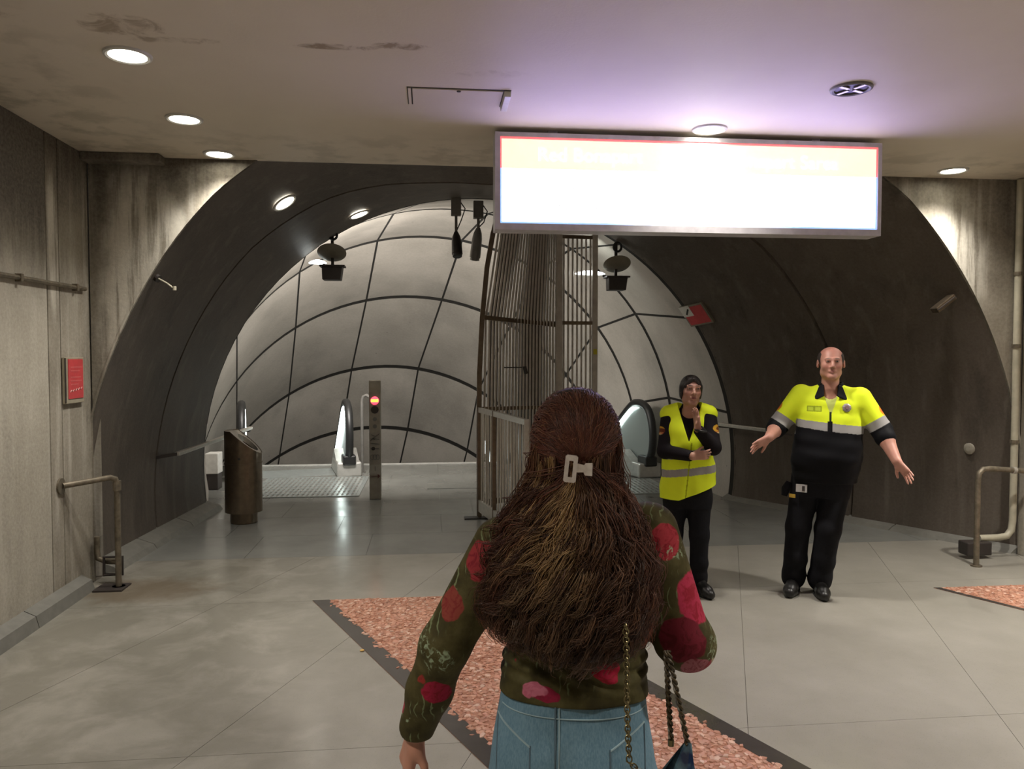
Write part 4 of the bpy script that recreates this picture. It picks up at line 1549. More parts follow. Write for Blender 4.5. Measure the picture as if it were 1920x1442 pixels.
def head(sd, c, R, s=1.0, female=False, wide=1.0):
    c = np.asarray(c, float)
    P = lambda x, y, z: c + R @ (np.array([x, y, z]) * s)
    E = lambda x, y, z, r, k=0.02, carve=False: sd.ell(P(x, y, z), np.array(r) * s * np.ones(3), k, R, carve)
    C = lambda a, b, ra, rb, k=0.015, carve=False: sd.cap(P(*a), P(*b), ra * s, rb * s, k, carve)
    w = 0.94 if female else wide
    E(0, 0.018, 0.036, (0.076 * w, 0.094, 0.082))
    E(0, -0.028, -0.028, (0.060 * w, 0.066, 0.086), 0.03)
    C((-0.042 * w, 0.005, -0.066), (-0.012, -0.066, -0.096), 0.026, 0.020, 0.02)
    C((0.042 * w, 0.005, -0.066), (0.012, -0.066, -0.096), 0.026, 0.020, 0.02)
    E(0, -0.076, -0.099, (0.020, 0.017, 0.016), 0.02)
    for q in (-1, 1):
        E(q * 0.040 * w, -0.058, -0.022, (0.022, 0.024, 0.024), 0.02)
        E(q * 0.031, -0.101, 0.010, (0.017, 0.017, 0.0115), 0.010, True)
        E(q * 0.031, -0.0805, 0.010, 0.0125, 0.002)
        C((q * 0.018, -0.094, 0.017), (q * 0.045, -0.083, 0.014), 0.0045, 0.004, 0.004)
        C((q * 0.012, -0.092, 0.029), (q * 0.046, -0.080, 0.029), 0.0085, 0.008, 0.012)
        E(q * 0.079 * w, 0.008, -0.004, (0.010, 0.020, 0.032), 0.008)
        E(q * 0.085 * w, 0.000, 0.002, (0.008, 0.010, 0.016), 0.004, True)
        E(q * 0.013, -0.103, -0.033, (0.009, 0.010, 0.0075), 0.006)
    C((0, -0.091, 0.018), (0, -0.113, -0.026), 0.0085, 0.0125, 0.012)
    C((-0.021, -0.088, -0.0585), (0.021, -0.088, -0.0585), 0.0065, 0.0065, 0.008)
    E(0, -0.0925, -0.0665, (0.019, 0.009, 0.0065), 0.006)
    C((-0.020, -0.0985, -0.0625), (0.020, -0.0985, -0.0625), 0.0016, 0.0016, 0.003, True)
    sd.cap(P(0, 0.02, -0.05), P(0, 0.035, -0.17), 0.053 * s * (0.88 if female else 1.06), 0.058 * s * (0.85 if female else 1.06), 0.03)


def skin_colors(c, R, s, skin, brow, lip, extra=None):
    c = np.asarray(c, float)

    def fn(p):
        col = np.tile(np.array(skin), (len(p), 1))
        col *= (1 + 0.07 * smooth_noise(p, 60, 1))[:, None]
        q = ((p - c) @ R) / s
        near = np.linalg.norm(q, axis=1) < 0.16
        front = (q[:, 1] < -0.055) & near

        def paint(mask, cc, a=1.0):
            m = (mask * a)[:, None]
            col[:] = col * (1 - m) + np.array(cc) * m
        soft = lambda d, r, f: np.clip((r - d) / f, 0, 1)
        el = lambda x, z, rx, rz: np.sqrt(((np.abs(q[:, 0]) - x) / rx) ** 2 + ((q[:, 2] - z) / rz) ** 2)
        paint(front * soft(el(0.029, 0.031, 0.021, 0.0065), 1.0, 0.5), brow, 0.85)
        paint(front * soft(el(0.031, 0.008, 0.021, 0.012), 1.0, 0.5), tuple(0.45 * k for k in skin), 0.6)
        paint(front * soft(el(0.031, 0.010, 0.0125, 0.0062), 1.0, 0.3), (0.42, 0.38, 0.35), 0.9)
        paint(front * soft(el(0.031, 0.010, 0.0062, 0.0066), 1.0, 0.3), (0.02, 0.012, 0.01), 1.0)
        paint(front * soft(el(0.0, -0.0625, 0.023, 0.0105), 1.0, 0.4), lip, 0.8)
        paint(front * soft(el(0.0, -0.0625, 0.022, 0.0022), 1.0, 0.5), tuple(0.3 * k for k in lip), 0.9)
        paint(front * soft(el(0.006, -0.038, 0.005, 0.003), 1.0, 0.4), tuple(0.3 * k for k in skin), 0.8)
        paint(near * front * soft(el(0.042, -0.028, 0.026, 0.022), 1.0, 0.8), (skin[0], skin[1] * 0.72, skin[2] * 0.72), 0.45)
        if extra is not None:
            extra(p, q, col)
        return col
    return fn


M_SKIN = attr_material('skin', 0.5).m
M_SKIN.node_tree.nodes['Principled BSDF'].inputs['Subsurface Weight'].default_value = 0.08
M_SKIN.node_tree.nodes['Principled BSDF'].inputs['Subsurface Radius'].default_value = (0.01, 0.004, 0.002)


def cloth_attr(name, rough=0.8, sheen=0.0, bscale=240, bump=0.15):
    t = attr_material(name, rough)
    t.bump(t.noise(t.obj(), bscale, 2), bump, 0.002)
    t.b.inputs['Specular IOR Level'].default_value = 0.12
    return t.m


M_HIVIS = cloth_attr('hi_vis_cloth', 0.65)
M_NAVY = plain('black_navy_cloth', (0.0085, 0.0085, 0.011), 0.85, 0, 0.2, 60, Specular_IOR_Level=0.2)
M_SHOE = plain('black_leather', (0.010, 0.0095, 0.009), 0.38)
t = NT('black_hair')
t.color(t.ramp(t.noise(t.mapping(t.obj(), (1, 1, 0.25)), 120, 3), [(0.3, (0.006, 0.005, 0.005)), (0.7, (0.030, 0.022, 0.020))]))
t.bump(t.noise(t.mapping(t.obj(), (1, 1, 0.2)), 160, 3), 0.6, 0.004)
t.set(Roughness=0.4)
M_HAIRD = t.m
M_HAIRM = plain('short_dark_hair', (0.035, 0.024, 0.018), 0.7, 0, 0.4, 160)
YEL, SIL, BLK = (0.84, 1.0, 0.035), (0.34, 0.33, 0.32), (0.006, 0.006, 0.0075)

# ------------------------------------------------------------------ the man in the yellow and black jacket
HV = 0.005
man_rz = -math.atan2(2.71, 5.17)
HC = V(0.080, -0.040, 1.631)
HR = rotz(rad(6)) @ rotx(rad(-3))
MS = 0.965
SHL, ELL_, WRL = V(-0.110, 0.01, 1.405), V(-0.262, -0.03, 1.185), V(-0.312, -0.235, 1.118)
SHR, ELR, WRR = V(0.268, 0.01, 1.390), V(0.405, -0.01, 1.178), V(0.490, -0.150, 0.985)
HIPL, KNL, ANL = V(-0.055, 0.02, 0.86), V(-0.120, -0.015, 0.47), V(-0.148, 0.015, 0.085)
HIPR, KNR, ANR = V(0.120, 0.02, 0.86), V(0.078, -0.02, 0.47), V(0.028, 0.020, 0.085)
b = Sdf((-0.56, -0.50, -0.02), (0.70, 0.22, 1.79), HV)
b.loft([(0.78, 0.035, 0.0, 0.16, 0.115), (0.95, 0.055, -0.01, 0.185, 0.135), (1.15, 0.065, -0.005, 0.18, 0.12), (1.32, 0.078, 0.0, 0.165, 0.10), (1.44, 0.08, 0.01, 0.09, 0.07)], 0.03)
for sh, el, wr_ in ((SHL, ELL_, WRL), (SHR, ELR, WRR)):
    b.cap(sh, el, 0.055, 0.048, 0.03)
    b.cap(el, el + (wr_ - el) * 0.35, 0.048, 0.050, 0.02)
    b.cap(el + (wr_ - el) * 0.35, wr_, 0.050, 0.032, 0.02)
for hp, kn, an in ((HIPL, KNL, ANL), (HIPR, KNR, ANR)):
    b.cap(hp, kn, 0.080, 0.060, 0.03)
    b.cap(kn, an, 0.055, 0.040, 0.02)
    b.cap(an, an + V(0, -0.05, -0.035), 0.034, 0.028, 0.02)
head(b, HC, HR, MS, False, 1.11)
hand(b, WRL, V(-0.72, -0.45, -0.45), V(0.3, -0.75, -0.6), -1, 1.0, 0.12, 0.1, 0.25)
hand(b, WRR, V(0.60, -0.30, -0.75), V(-0.5, -0.6, -0.35), 1, 1.0, 0.10, 0.1, 0.25)


def man_extra(p, q, col):
    # faint stubble and reddened scalp
    m = np.clip((q[:, 2] - 0.03) / 0.06, 0, 1) * (np.linalg.norm(q, axis=1) < 0.16) * (q[:, 1] < 0.02)
    col[:] = col * (1 - 0.18 * m[:, None] * np.array([0.2, 0.8, 0.8]))


man = b.build('person', M_SKIN, None, skin_colors(HC, HR, MS, (0.52, 0.255, 0.19), (0.12, 0.07, 0.05), (0.36, 0.13, 0.11), man_extra))
man.location = (2.705, 5.17, 0)
man.rotation_euler = (0, 0, man_rz)
tag(man, 'balding man in yellow and black jacket standing with both arms held out', 'person')

j = Sdf((-0.42, -0.32, 0.70), (0.56, 0.24, 1.53), 0.0035)
wk = wr(0.0035, 20, 5)
j.loft([(0.805, 0.050, 0.0, 0.205, 0.150), (0.88, 0.052, -0.008, 0.222, 0.165), (0.97, 0.058, -0.012, 0.232, 0.178), (1.08, 0.066, -0.008, 0.226, 0.165), (1.20, 0.074, 0.0, 0.215, 0.145), (1.32, 0.079, 0.005, 0.212, 0.125),
        (1.40, 0.080, 0.012, 0.205, 0.100), (1.445, 0.080, 0.02, 0.175, 0.075), (1.485, 0.080, 0.025, 0.070, 0.065)], 0.03, 2.4, False, wk)
for sh, el, wr_ in ((SHL, ELL_, WRL), (SHR, ELR, WRR)):
    cu = el + (wr_ - el) * 0.20
    j.cap(sh, el, 0.078, 0.070, 0.035)
    j.cap(el, cu, 0.068, 0.066, 0.02)
    j.cap(cu, cu + unit(wr_ - el) * 0.012, 0.069, 0.069, 0.004)
    j.cap(cu + unit(wr_ - el) * 0.015, cu + unit(wr_ - el) * 0.12, 0.050, 0.050, 0.0, True)
j.cap(HC + V(0, 0.02, -0.10), HC + V(0, 0.0, -0.24), 0.060, 0.058, 0.0, True)


def jacket_colors(p):
    col = np.tile(np.array(YEL), (len(p), 1))
    dl, tl = seg_dist(p, SHL, ELL_)
    dr, tr = seg_dist(p, SHR, ELR)
    tz = p[:, 2] + 0.10 * (p[:, 0] - 0.08) + 0.0025 * smooth_noise(p, 30, 2)
    arm = (p[:, 0] < SHL[0] - 0.035) | (p[:, 0] > SHR[0] + 0.035) | ((dl < 0.09) & (p[:, 0] < SHL[0] - 0.01) & (p[:, 2] < 1.38) & (dl < 0.082)) | ((dr < 0.082) & (p[:, 0] > SHR[0] + 0.02) & (p[:, 2] < 1.38))
    t = np.where(p[:, 0] < 0.08, (p - SHL) @ unit(ELL_ - SHL) / np.linalg.norm(ELL_ - SHL), (p - SHR) @ unit(ELR - SHR) / np.linalg.norm(ELR - SHR))
    tors = ~arm
    col[tors & (tz < 1.222)] = SIL
    col[tors & (tz < 1.168)] = BLK
    col[arm & (t > 0.70)] = SIL
    col[arm & (t > 0.93)] = BLK
    # red-yellow shoulder patch
    for sg_, sh, el in ((-1, SHL, ELL_), (1, SHR, ELR)):
        c = sh + (el - sh) * 0.50 + V(sg_ * 0.070, -0.01, 0.025)
        d = np.linalg.norm(p - c, axis=1)
        col[d < 0.038] = (0.65, 0.30, 0.02)
        col[d < 0.020] = (0.60, 0.10, 0.03)
    front = (p[:, 1] < -0.04) & tors
    x, z = p[:, 0], p[:, 2]
    v = front & (z > 1.29) & (np.abs(x - 0.082) < (z - 1.27) * 0.32)
    col[v] = (0.55, 0.62, 0.16)
    zipl = front & (np.abs(x - 0.080) < 0.006) & (z > 1.165) & (z < 1.30)
    col[zipl] = (0.02, 0.03, 0.012)
    gap = front & (np.abs(x - 0.080) < 0.016) & (z < 1.235) & (z > 1.14)
    col[gap] = BLK
    # outlined chest tape, two boxes
    for cx in (-0.047, 0.0):
        bx_ = front & (np.maximum(np.abs(x - cx) / 0.024, np.abs(z - 1.318) / 0.020) < 1)
        inn = front & (np.maximum(np.abs(x - cx) / 0.017, np.abs(z - 1.318) / 0.013) < 1)
        col[bx_] = (0.33, 0.42, 0.02)
        col[inn] = (0.54, 0.66, 0.05)
    sh = 1 + 0.05 * smooth_noise(p, 18, 9)
    return col * sh[:, None]


j.build('jacket', M_HIVIS, man, jacket_colors)
# collar: stand and two pointed flaps
cl = Sdf((-0.08, -0.20, 1.30), (0.24, 0.16, 1.56), 0.004)
cb = V(0.080, 0.01, 1.45)


def collar_fn(X, Y, Z):
    r = np.sqrt(((X - cb[0]) / 0.078) ** 2 + ((Y - cb[1]) / 0.080) ** 2)
    d = np.abs(r - 1) * 0.078 - 0.0065
    return np.maximum(np.maximum(d, np.abs(Z - 1.462 - 0.10 * (Y - 0.01)) - 0.036), -(Y + 0.045) - 0.0 * X)


cl.field(collar_fn, cb - 0.1, cb + 0.1)
for q in (-1, 1):
    for i in range(7):
        t = i / 6
        cl.cap(V(cb[0] + q * (0.050 + 0.020 * t), -0.058 - 0.0 * t, 1.478 - 0.012 * t), V(cb[0] + q * (0.045 + 0.062 * t), -0.112 + 0.028 * t, 1.375 + 0.016 * (1 - t) * 2), 0.007, 0.0055, 0.006)
cl.build('collar', M_NAVY, man)
# short dark hair at the sides and back
hs = Sdf(HC - 0.14, HC + 0.16, 0.004)
P = lambda x, y, z: HC + HR @ V(x, y, z)
hs.ell(P(0, 0.020, 0.030), (0.0875, 0.0965, 0.082), 0.0, HR)
hs.ell(P(0, -0.045, 0.105), (0.078, 0.127, 0.074), 0.004, HR, True)
hs.box(HC + V(-0.2, -0.3, -0.2), HC + V(0.2, -0.034, 0.2), 0.003, True)
hs.box(HC + V(-0.2, -0.3, -0.3), HC + V(0.2, 0.3, -0.035), 0.003, True)
hs.ell(P(0.092, 0.006, -0.016), (0.02, 0.020, 0.030), 0.002, HR, True)
hs.ell(P(-0.092, 0.006, -0.016), (0.02, 0.020, 0.030), 0.002, HR, True)
hs.build('hair', M_HAIRM, man)


def trousers(secs, legs, lo, hi, name, mat, parent, h=0.006, top=None, seed=3):
    s = Sdf(lo, hi, h)
    w_ = wr(0.004, 24, seed)
    s.loft(secs, 0.03, 2.3, False, w_)
    for hp, kn, an, r0, r1, r2 in legs:
        s.cap(hp, kn, r0, r1, 0.03)
        s.cap(kn, an, r1, r2, 0.03)
        s.cap(kn + (an - kn) * 0.92, an, r2 * 1.08, r2 * 1.05, 0.012)
        s.cap(kn + (an - kn) * 0.55 + V(0, -0.012, 0), kn + (an - kn) * 0.62 + V(0.01, -0.012, 0), r2 * 0.98, r2 * 0.98, 0.015)
    return s.build(name, mat, parent)


trousers([(0.70, 0.030, 0.01, 0.172, 0.120), (0.80, 0.035, 0.0, 0.188, 0.135), (0.90, 0.045, -0.005, 0.195, 0.142)],
         [(HIPL + V(-0.01, 0, -0.04), KNL, ANL + V(0, 0, 0.01), 0.104, 0.082, 0.076), (HIPR + V(0.01, 0, -0.04), KNR, ANR + V(0, 0, 0.01), 0.104, 0.084, 0.076)],
         (-0.32, -0.24, 0.0), (0.36, 0.26, 0.93), 'trousers', M_NAVY, man)


def shoe(an, toe, parent, L=0.20, w=0.044):
    s = Sdf(an - V(0.22, 0.30, 0.12), an + V(0.22, 0.22, 0.10), 0.004)
    f = unit(toe)
    heel = V(an[0], an[1], 0.045) - f * 0.045
    ball = V(an[0], an[1], 0.040) + f * (L - 0.075)
    s.cap(heel, ball, w * 0.95, w, 0.01)
    s.cap(ball, ball + f * 0.045 + V(0, 0, -0.006), w, w * 0.80, 0.02)
    s.cap(V(an[0], an[1], 0.07), V(an[0], an[1], 0.115), 0.046, 0.046, 0.02)
    s.cap(V(an[0], an[1], 0.085) + f * 0.02, ball + V(0, 0, 0.012), 0.036, 0.030, 0.02)
    # flat sole on the ground
    s.box(an + V(-0.4, -0.4, -0.5) * 1.0, V(an[0] + 0.4, an[1] + 0.4, 0.003), 0.0, True)
    o = s.build('shoe', M_SHOE, parent)
    sd2 = MB()
    q = unit(np.cross(f, V(0, 0, 1)))
    pts = []
    for a in np.linspace(0, 2 * PI, 20, endpoint=False):
        e = f * math.cos(a) * (L * 0.5 + 0.028) + q * math.sin(a) * (w + 0.004)
        pts.append(V(an[0], an[1], 0) + f * (L * 0.5 - 0.062) + e)
    sd2.prism([(p[0], p[1], 0.0) for p in pts], (0, 0, 0.018))
    sd2.build('sole', M_BLACK, o, local=True)
    return o


shoe(ANL, (-0.10, -1, 0), man, 0.215, 0.046)
shoe(ANR, (0.16, -1, 0), man, 0.215, 0.046)


def stuck(parent, c, w, h, mat, name, n=(0, -1, 0), d=0.004):
    """small plate on clothing"""
    n = Vector(n).normalized()
    s_ = n.cross(Vector((0, 0, 1))).normalized()
    t_ = s_.cross(n)
    c = Vector(c)
    return MB().prism([c + s_ * (a * w / 2) + t_ * (b_ * h / 2) for a, b_ in ((-1, -1), (1, -1), (1, 1), (-1, 1))], n * d).build(name, mat, parent, local=True, bevel=0.0015)


M_IDW = plain('id_card', (0.50, 0.48, 0.47), 0.4)
M_YTAG = plain('yellow_tag', (0.66, 0.42, 0.06), 0.5)
cd_ = stuck(man, (-0.098, -0.118, 0.762), 0.076, 0.055, M_IDW, 'name_card', (-0.28, -1, 0.05), 0.005)
stuck(cd_, (-0.086, -0.1275, 0.762), 0.018, 0.034, M_DARK, 'card_print', (-0.28, -1, 0.05), 0.002)
stuck(man, (-0.158, -0.085, 0.700), 0.048, 0.026, M_YTAG, 'yellow_tag', (-0.6, -1, 0), 0.006)
pc = MB()
pc.tube([(-0.185, -0.03, 0.79), (-0.205, -0.035, 0.74), (-0.215, -0.04, 0.69)], 0.022, 10, rs=[0.018, 0.03, 0.02])
pc.build('belt_pouch', M_NAVY, man, True, local=True)
stuck(man, (0.045, -0.150, 1.195), 0.001, 0.001, M_DARK, 'zip_end', (0, -1, 0), 0.001)
em = MB()
em.lathe([(0.030, -0.004), (0.030, 0.002), (0.022, 0.005), (0.0, 0.007)], (0.183, -0.112, 1.33), 8, (0.25, -1, 0.2))
eo = em.build('chest_emblem', plain('silver_emblem', (0.38, 0.33, 0.32), 0.4, 0.3), man, local=True)
MB().lathe([(0.013, -0.002), (0.013, 0.010)], (0.183, -0.114, 1.33), 10, (0.25, -1, 0.2)).build('emblem_centre', plain('emblem_centre', (0.25, 0.16, 0.17), 0.4), eo, local=True)

# ------------------------------------------------------------------ the woman guard in the vest
wom_xy = (1.805, 5.28)
wom_rz = -math.atan2(wom_xy[0], wom_xy[1])
WC = V(0.018, -0.045, 1.440)
WR = rotz(rad(12)) @ rotx(rad(-6)) @ roty(rad(3))
WS = 0.93
ASL, AEL, AWL = V(-0.128, 0.0, 1.262), V(-0.158, -0.065, 1.015), V(0.030, -0.205, 1.000)
ASR, AER, AWR = V(0.130, 0.0, 1.268), V(0.168, -0.115, 1.055), V(0.062, -0.205, 1.188)
WHL, WKL, WAL = V(-0.080, 0.02, 0.74), V(-0.100, -0.01, 0.42), V(-0.095, 0.02, 0.08)
WHR, WKR, WAR = V(0.075, 0.02, 0.74), V(0.082, -0.015, 0.42), V(0.078, 0.02, 0.08)
b = Sdf((-0.30, -0.36, -0.02), (0.32, 0.20, 1.60), 0.0045)
b.loft([(0.68, 0.0, 0.0, 0.135, 0.09), (0.80, 0.0, 0.0, 0.130, 0.09), (0.95, 0.0, 0.0, 0.115, 0.085), (1.12, 0.0, 0.0, 0.125, 0.09), (1.22, 0.0, 0.005, 0.12, 0.075), (1.30, 0.008, 0.01, 0.06, 0.05)], 0.03)
for sh, el, w_ in ((ASL, AEL, AWL), (ASR, AER, AWR)):
    b.cap(sh, el, 0.042, 0.036, 0.02)
    b.cap(el, w_, 0.036, 0.025, 0.02)
for hp, kn, an in ((WHL, WKL, WAL), (WHR, WKR, WAR)):
    b.cap(hp, kn, 0.068, 0.050, 0.03)
    b.cap(kn, an, 0.045, 0.034, 0.02)
    b.cap(an, an + V(0, -0.03, -0.035), 0.029, 0.024, 0.02)
head(b, WC, WR, WS, True)
hand(b, AWR, V(-0.10, 0.10, 0.98), V(-0.75, -0.5, 0.1), 1, 0.88, 0.16, 0.35, 0.02)
hand(b, AWL, V(0.90, -0.02, 0.12), V(0.0, 0.9, 0.1), 1, 0.88, 0.55, 0.5, 0.05)
wom = b.build('person', M_SKIN, None, skin_colors(WC, WR, WS, (0.46, 0.245, 0.18), (0.03, 0.02, 0.018), (0.34, 0.10, 0.10)))
wom.location = (*wom_xy, 0)
wom.rotation_euler = (0, 0, wom_rz)
tag(wom, 'dark haired woman in yellow reflective vest with one hand raised to her chin', 'person')

# black jacket under the vest
jk = Sdf((-0.28, -0.30, 0.66), (0.30, 0.20, 1.40), 0.0045)
jk.loft([(0.74, 0.0, 0.0, 0.155, 0.105), (0.95, 0.0, 0.0, 0.135, 0.100), (1.12, 0.0, -0.003, 0.142, 0.106), (1.22, 0.0, 0.005, 0.135, 0.088), (1.285, 0.006, 0.012, 0.085, 0.066), (1.345, 0.012, 0.018, 0.056, 0.054)], 0.025, 2.3, False, wr(0.003, 30, 4))
for sh, el, w_ in ((ASL, AEL, AWL), (ASR, AER, AWR)):
    jk.cap(sh, el, 0.062, 0.054, 0.03)
    jk.cap(el, el + (w_ - el) * 0.90, 0.052, 0.038, 0.02)
    jk.cap(el + (w_ - el) * 0.92, el + (w_ - el) * 1.2, 0.031, 0.031, 0.0, True)
jk.cap(WC + V(0.002, -0.045, -0.10), WC + V(0.0, -0.075, -0.155), 0.026, 0.016, 0.0, True)


def wjacket_colors(p):
    col = np.tile(np.array((0.011, 0.009, 0.011)), (len(p), 1))
    for sg_, sh, el in ((-1, ASL, AEL), (1, ASR, AER)):
        c = sh + (el - sh) * 0.42 + V(sg_ * 0.052, -0.030, 0.0)
        q = (p - c)
        d = np.sqrt((q[:, 0] / 0.044) ** 2 + (q[:, 1] / 0.044) ** 2 + (q[:, 2] / 0.030) ** 2)
        tri = np.abs(q[:, 0] * 0.5 + q[:, 1] * 0.5) + np.abs(q[:, 2] - 0.002) * 1.1
        col[d < 1.0] = (0.55, 0.30, 0.03)
        col[(d < 1.0) & (tri < 0.017)] = (0.12, 0.03, 0.015)
        col[(d < 1.0) & (q[:, 2] < -0.014)] = (0.62, 0.46, 0.20)
        col[(d < 1.0) & (q[:, 2] < -0.0145) & (q[:, 2] > -0.019)] = (0.40, 0.05, 0.03)
    return col


jk.build('jacket', cloth_attr('black_jacket', 0.8), wom, wjacket_colors)
ve = Sdf((-0.28, -0.24, 0.58), (0.30, 0.22, 1.36), 0.0035)
wv = wr(0.0065, 26, 11)
ve.loft([(0.600, -0.002, 0.0, 0.196, 0.140), (0.70, -0.002, 0.0, 0.194, 0.138), (0.85, 0.0, -0.002, 0.186, 0.134), (1.00, 0.0, -0.006, 0.172, 0.130), (1.12, 0.0, -0.006, 0.164, 0.122), (1.22, 0.0, 0.003, 0.160, 0.103), (1.275, 0.004, 0.010, 0.150, 0.082), (1.315, 0.008, 0.015, 0.075, 0.066)], 0.015, 2.3, False, wv)
for sh, el in ((ASL, AEL), (ASR, AER)):
    ve.cap(sh + V(0.004 * np.sign(sh[0]), 0.004, 0.006), sh + V(-0.055 * np.sign(sh[0]), 0.006, 0.034), 0.067, 0.058, 0.02)
    o = unit(V(sh[0], 0, 0))
    ve.cap(sh + o * 0.060 + V(0, -0.03, -0.18), sh + o * 0.062 + V(0, -0.01, -0.075), 0.060, 0.056, 0.010, True)
vtop, vbot = 1.33, 1.085


def vneck(X, Y, Z):
    w_ = np.clip((Z - vbot) / (vtop - vbot), 0, 1.2) * 0.078
    return np.maximum(np.maximum(np.abs(X - 0.006) - w_, Y - 0.005), vbot - Z) * 0.9


ve.field(vneck, (-0.1, -0.25, vbot), (0.12, 0.02, 1.40), 0.003, True)
ve.cap(WC + V(0, 0.04, -0.06), WC + V(0, 0.02, -0.22), 0.062, 0.062, 0.006, True)
hem = lambda X, Y, Z: (Z - (0.680 + 0.10 * np.clip((X + 0.06) / 0.25, 0, 1))) * 0.9
ve.field(hem, (-0.3, -0.3, 0.5), (0.3, 0.3, 0.80), 0.0, True)


def vest_colors(p):
    col = np.tile(np.array((0.84, 1.0, 0.035)), (len(p), 1))
    z = p[:, 2] - 0.13 * p[:, 0] + 0.003 * smooth_noise(p, 25, 3)
    col[(z > 0.852) & (z < 0.905)] = SIL
    col[(z > 0.978) & (z < 1.030)] = SIL
    front = p[:, 1] < -0.05
    col[front & (np.abs(p[:, 0] - 0.006 - 0.10 * (p[:, 2] - 0.9)) < 0.004) & (p[:, 2] < vbot)] = (0.36, 0.44, 0.01)
    return col * (1 + 0.05 * smooth_noise(p, 18, 6))[:, None]


ve.build('reflective_vest', M_HIVIS, wom, vest_colors)
hw = Sdf(WC - 0.16, WC + 0.18, 0.004)
P = lambda x, y, z: WC + WR @ (V(x, y, z) * WS)
hw.ell(P(0, 0.022, 0.036), np.array((0.0805, 0.100, 0.086)) * WS, 0.0, WR)
for q in (-1, 1):
    hw.cap(P(q * 0.070, 0.010, 0.03), P(q * 0.062, 0.045, -0.040), 0.014 * WS, 0.014 * WS, 0.02)
hw.ell(P(0, 0.095, -0.05), np.array((0.05, 0.045, 0.06)) * WS, 0.02, WR)
hw.ell(P(0, -0.105, -0.024), np.array((0.068, 0.085, 0.092)) * WS, 0.008, WR, True)
for q in (-1, 1):
    hw.cap(P(q * 0.004, -0.078, 0.080), P(q * 0.060, -0.055, 0.026), 0.010 * WS, 0.012 * WS, 0.010)
    hw.ell(P(q * 0.071, 0.020, -0.008), np.array((0.013, 0.034, 0.055)) * WS, 0.012, WR)
hw.ell(P(0, 0.055, -0.055), np.array((0.062, 0.050, 0.060)) * WS, 0.02, WR)
hw.build('hair', M_HAIRD, wom)
trousers([(0.62, 0.0, 0.005, 0.150, 0.105), (0.72, 0.0, 0.0, 0.160, 0.115), (0.82, 0.0, 0.0, 0.150, 0.105)],
         [(WHL + V(0, 0, -0.05), WKL, WAL + V(0, 0, 0.015), 0.092, 0.066, 0.060), (WHR + V(0, 0, -0.05), WKR, WAR + V(0, 0, 0.015), 0.092, 0.066, 0.060)],
         (-0.26, -0.22, 0.0), (0.27, 0.24, 0.85), 'trousers', M_NAVY, wom, 0.0055, None, 8)
shoe(WAL, (-0.25, -1, 0), wom, 0.185, 0.040)
shoe(WAR, (0.55, -1, 0), wom, 0.195, 0.041)
MB().tube([tuple(AWR - V(-0.02, 0, 0.012) + 0.036 * np.array([math.cos(a), math.sin(a) * 0.9, -0.2 * math.cos(a)])) for a in np.linspace(0, 2 * PI, 16, endpoint=False)], 0.008, 7, True).build('watch_strap', M_BLACK, wom, True, local=True)
# ------------------------------------------------------------------ the long-haired person walking away in front
FW_XY = (0.312, 1.646)
FW_RZ = -math.atan2(FW_XY[0], FW_XY[1])
FR = rotz(rad(180)) @ rotx(rad(-3))
FC = V(-0.003, 0.025, 1.478)
FSL, FEL, FWL = V(-0.160, 0.005, 1.262), V(-0.283, -0.030, 1.050), V(-0.362, 0.030, 0.826)
FSR, FER, FWR = V(0.158, 0.010, 1.300), V(0.232, -0.010, 1.072), V(0.170, 0.215, 1.095)
fhips = [(V(-0.085, 0.0, 0.74), V(-0.085, 0.03, 0.43), V(-0.085, -0.02, 0.085)), (V(0.085, 0.0, 0.74), V(0.085, 0.05, 0.43), V(0.085, 0.06, 0.085))]
b = Sdf((-0.48, -0.26, -0.02), (0.36, 0.36, 1.64), 0.005)
b.loft([(0.68, 0.0, 0.0, 0.145, 0.095), (0.80, -0.005, 0.0, 0.150, 0.10), (0.95, -0.004, 0.0, 0.130, 0.09), (1.10, 0.0, 0.0, 0.135, 0.088), (1.22, 0.0, 0.0, 0.145, 0.085), (1.29, 0.0, 0.0, 0.12, 0.06), (1.33, 0.0, 0.005, 0.06, 0.05)], 0.03)
for sh, el, w_ in ((FSL, FEL, FWL), (FSR, FER, FWR)):
    b.cap(sh, el, 0.042, 0.038, 0.02)
    b.cap(el, w_, 0.038, 0.027, 0.02)
for hp, kn, an in fhips:
    b.cap(hp, kn, 0.075, 0.052, 0.03)
    b.cap(kn, an, 0.048, 0.036, 0.02)
    b.cap(an, an + V(0, 0.05, -0.035), 0.032, 0.026, 0.02)
head(b, FC, FR, 0.95, True)
hand(b, FWL, V(-0.28, 0.08, -1.0), V(0.85, 0.45, 0.0), 1, 0.92, 0.45, 0.5, 0.04)
hand(b, FWR, V(-0.35, 0.75, 0.45), V(-0.8, -0.3, 0.3), 1, 0.92, 0.9, 0.6, 0.0)
wal = b.build('person', M_SKIN, None, skin_colors(FC, FR, 0.95, (0.46, 0.215, 0.145), (0.05, 0.03, 0.02), (0.36, 0.12, 0.11)))
wal.location = (*FW_XY, 0)
wal.rotation_euler = (0, 0, FW_RZ)
tag(wal, 'long-haired person seen from behind in floral green sweater and blue jeans', 'person')

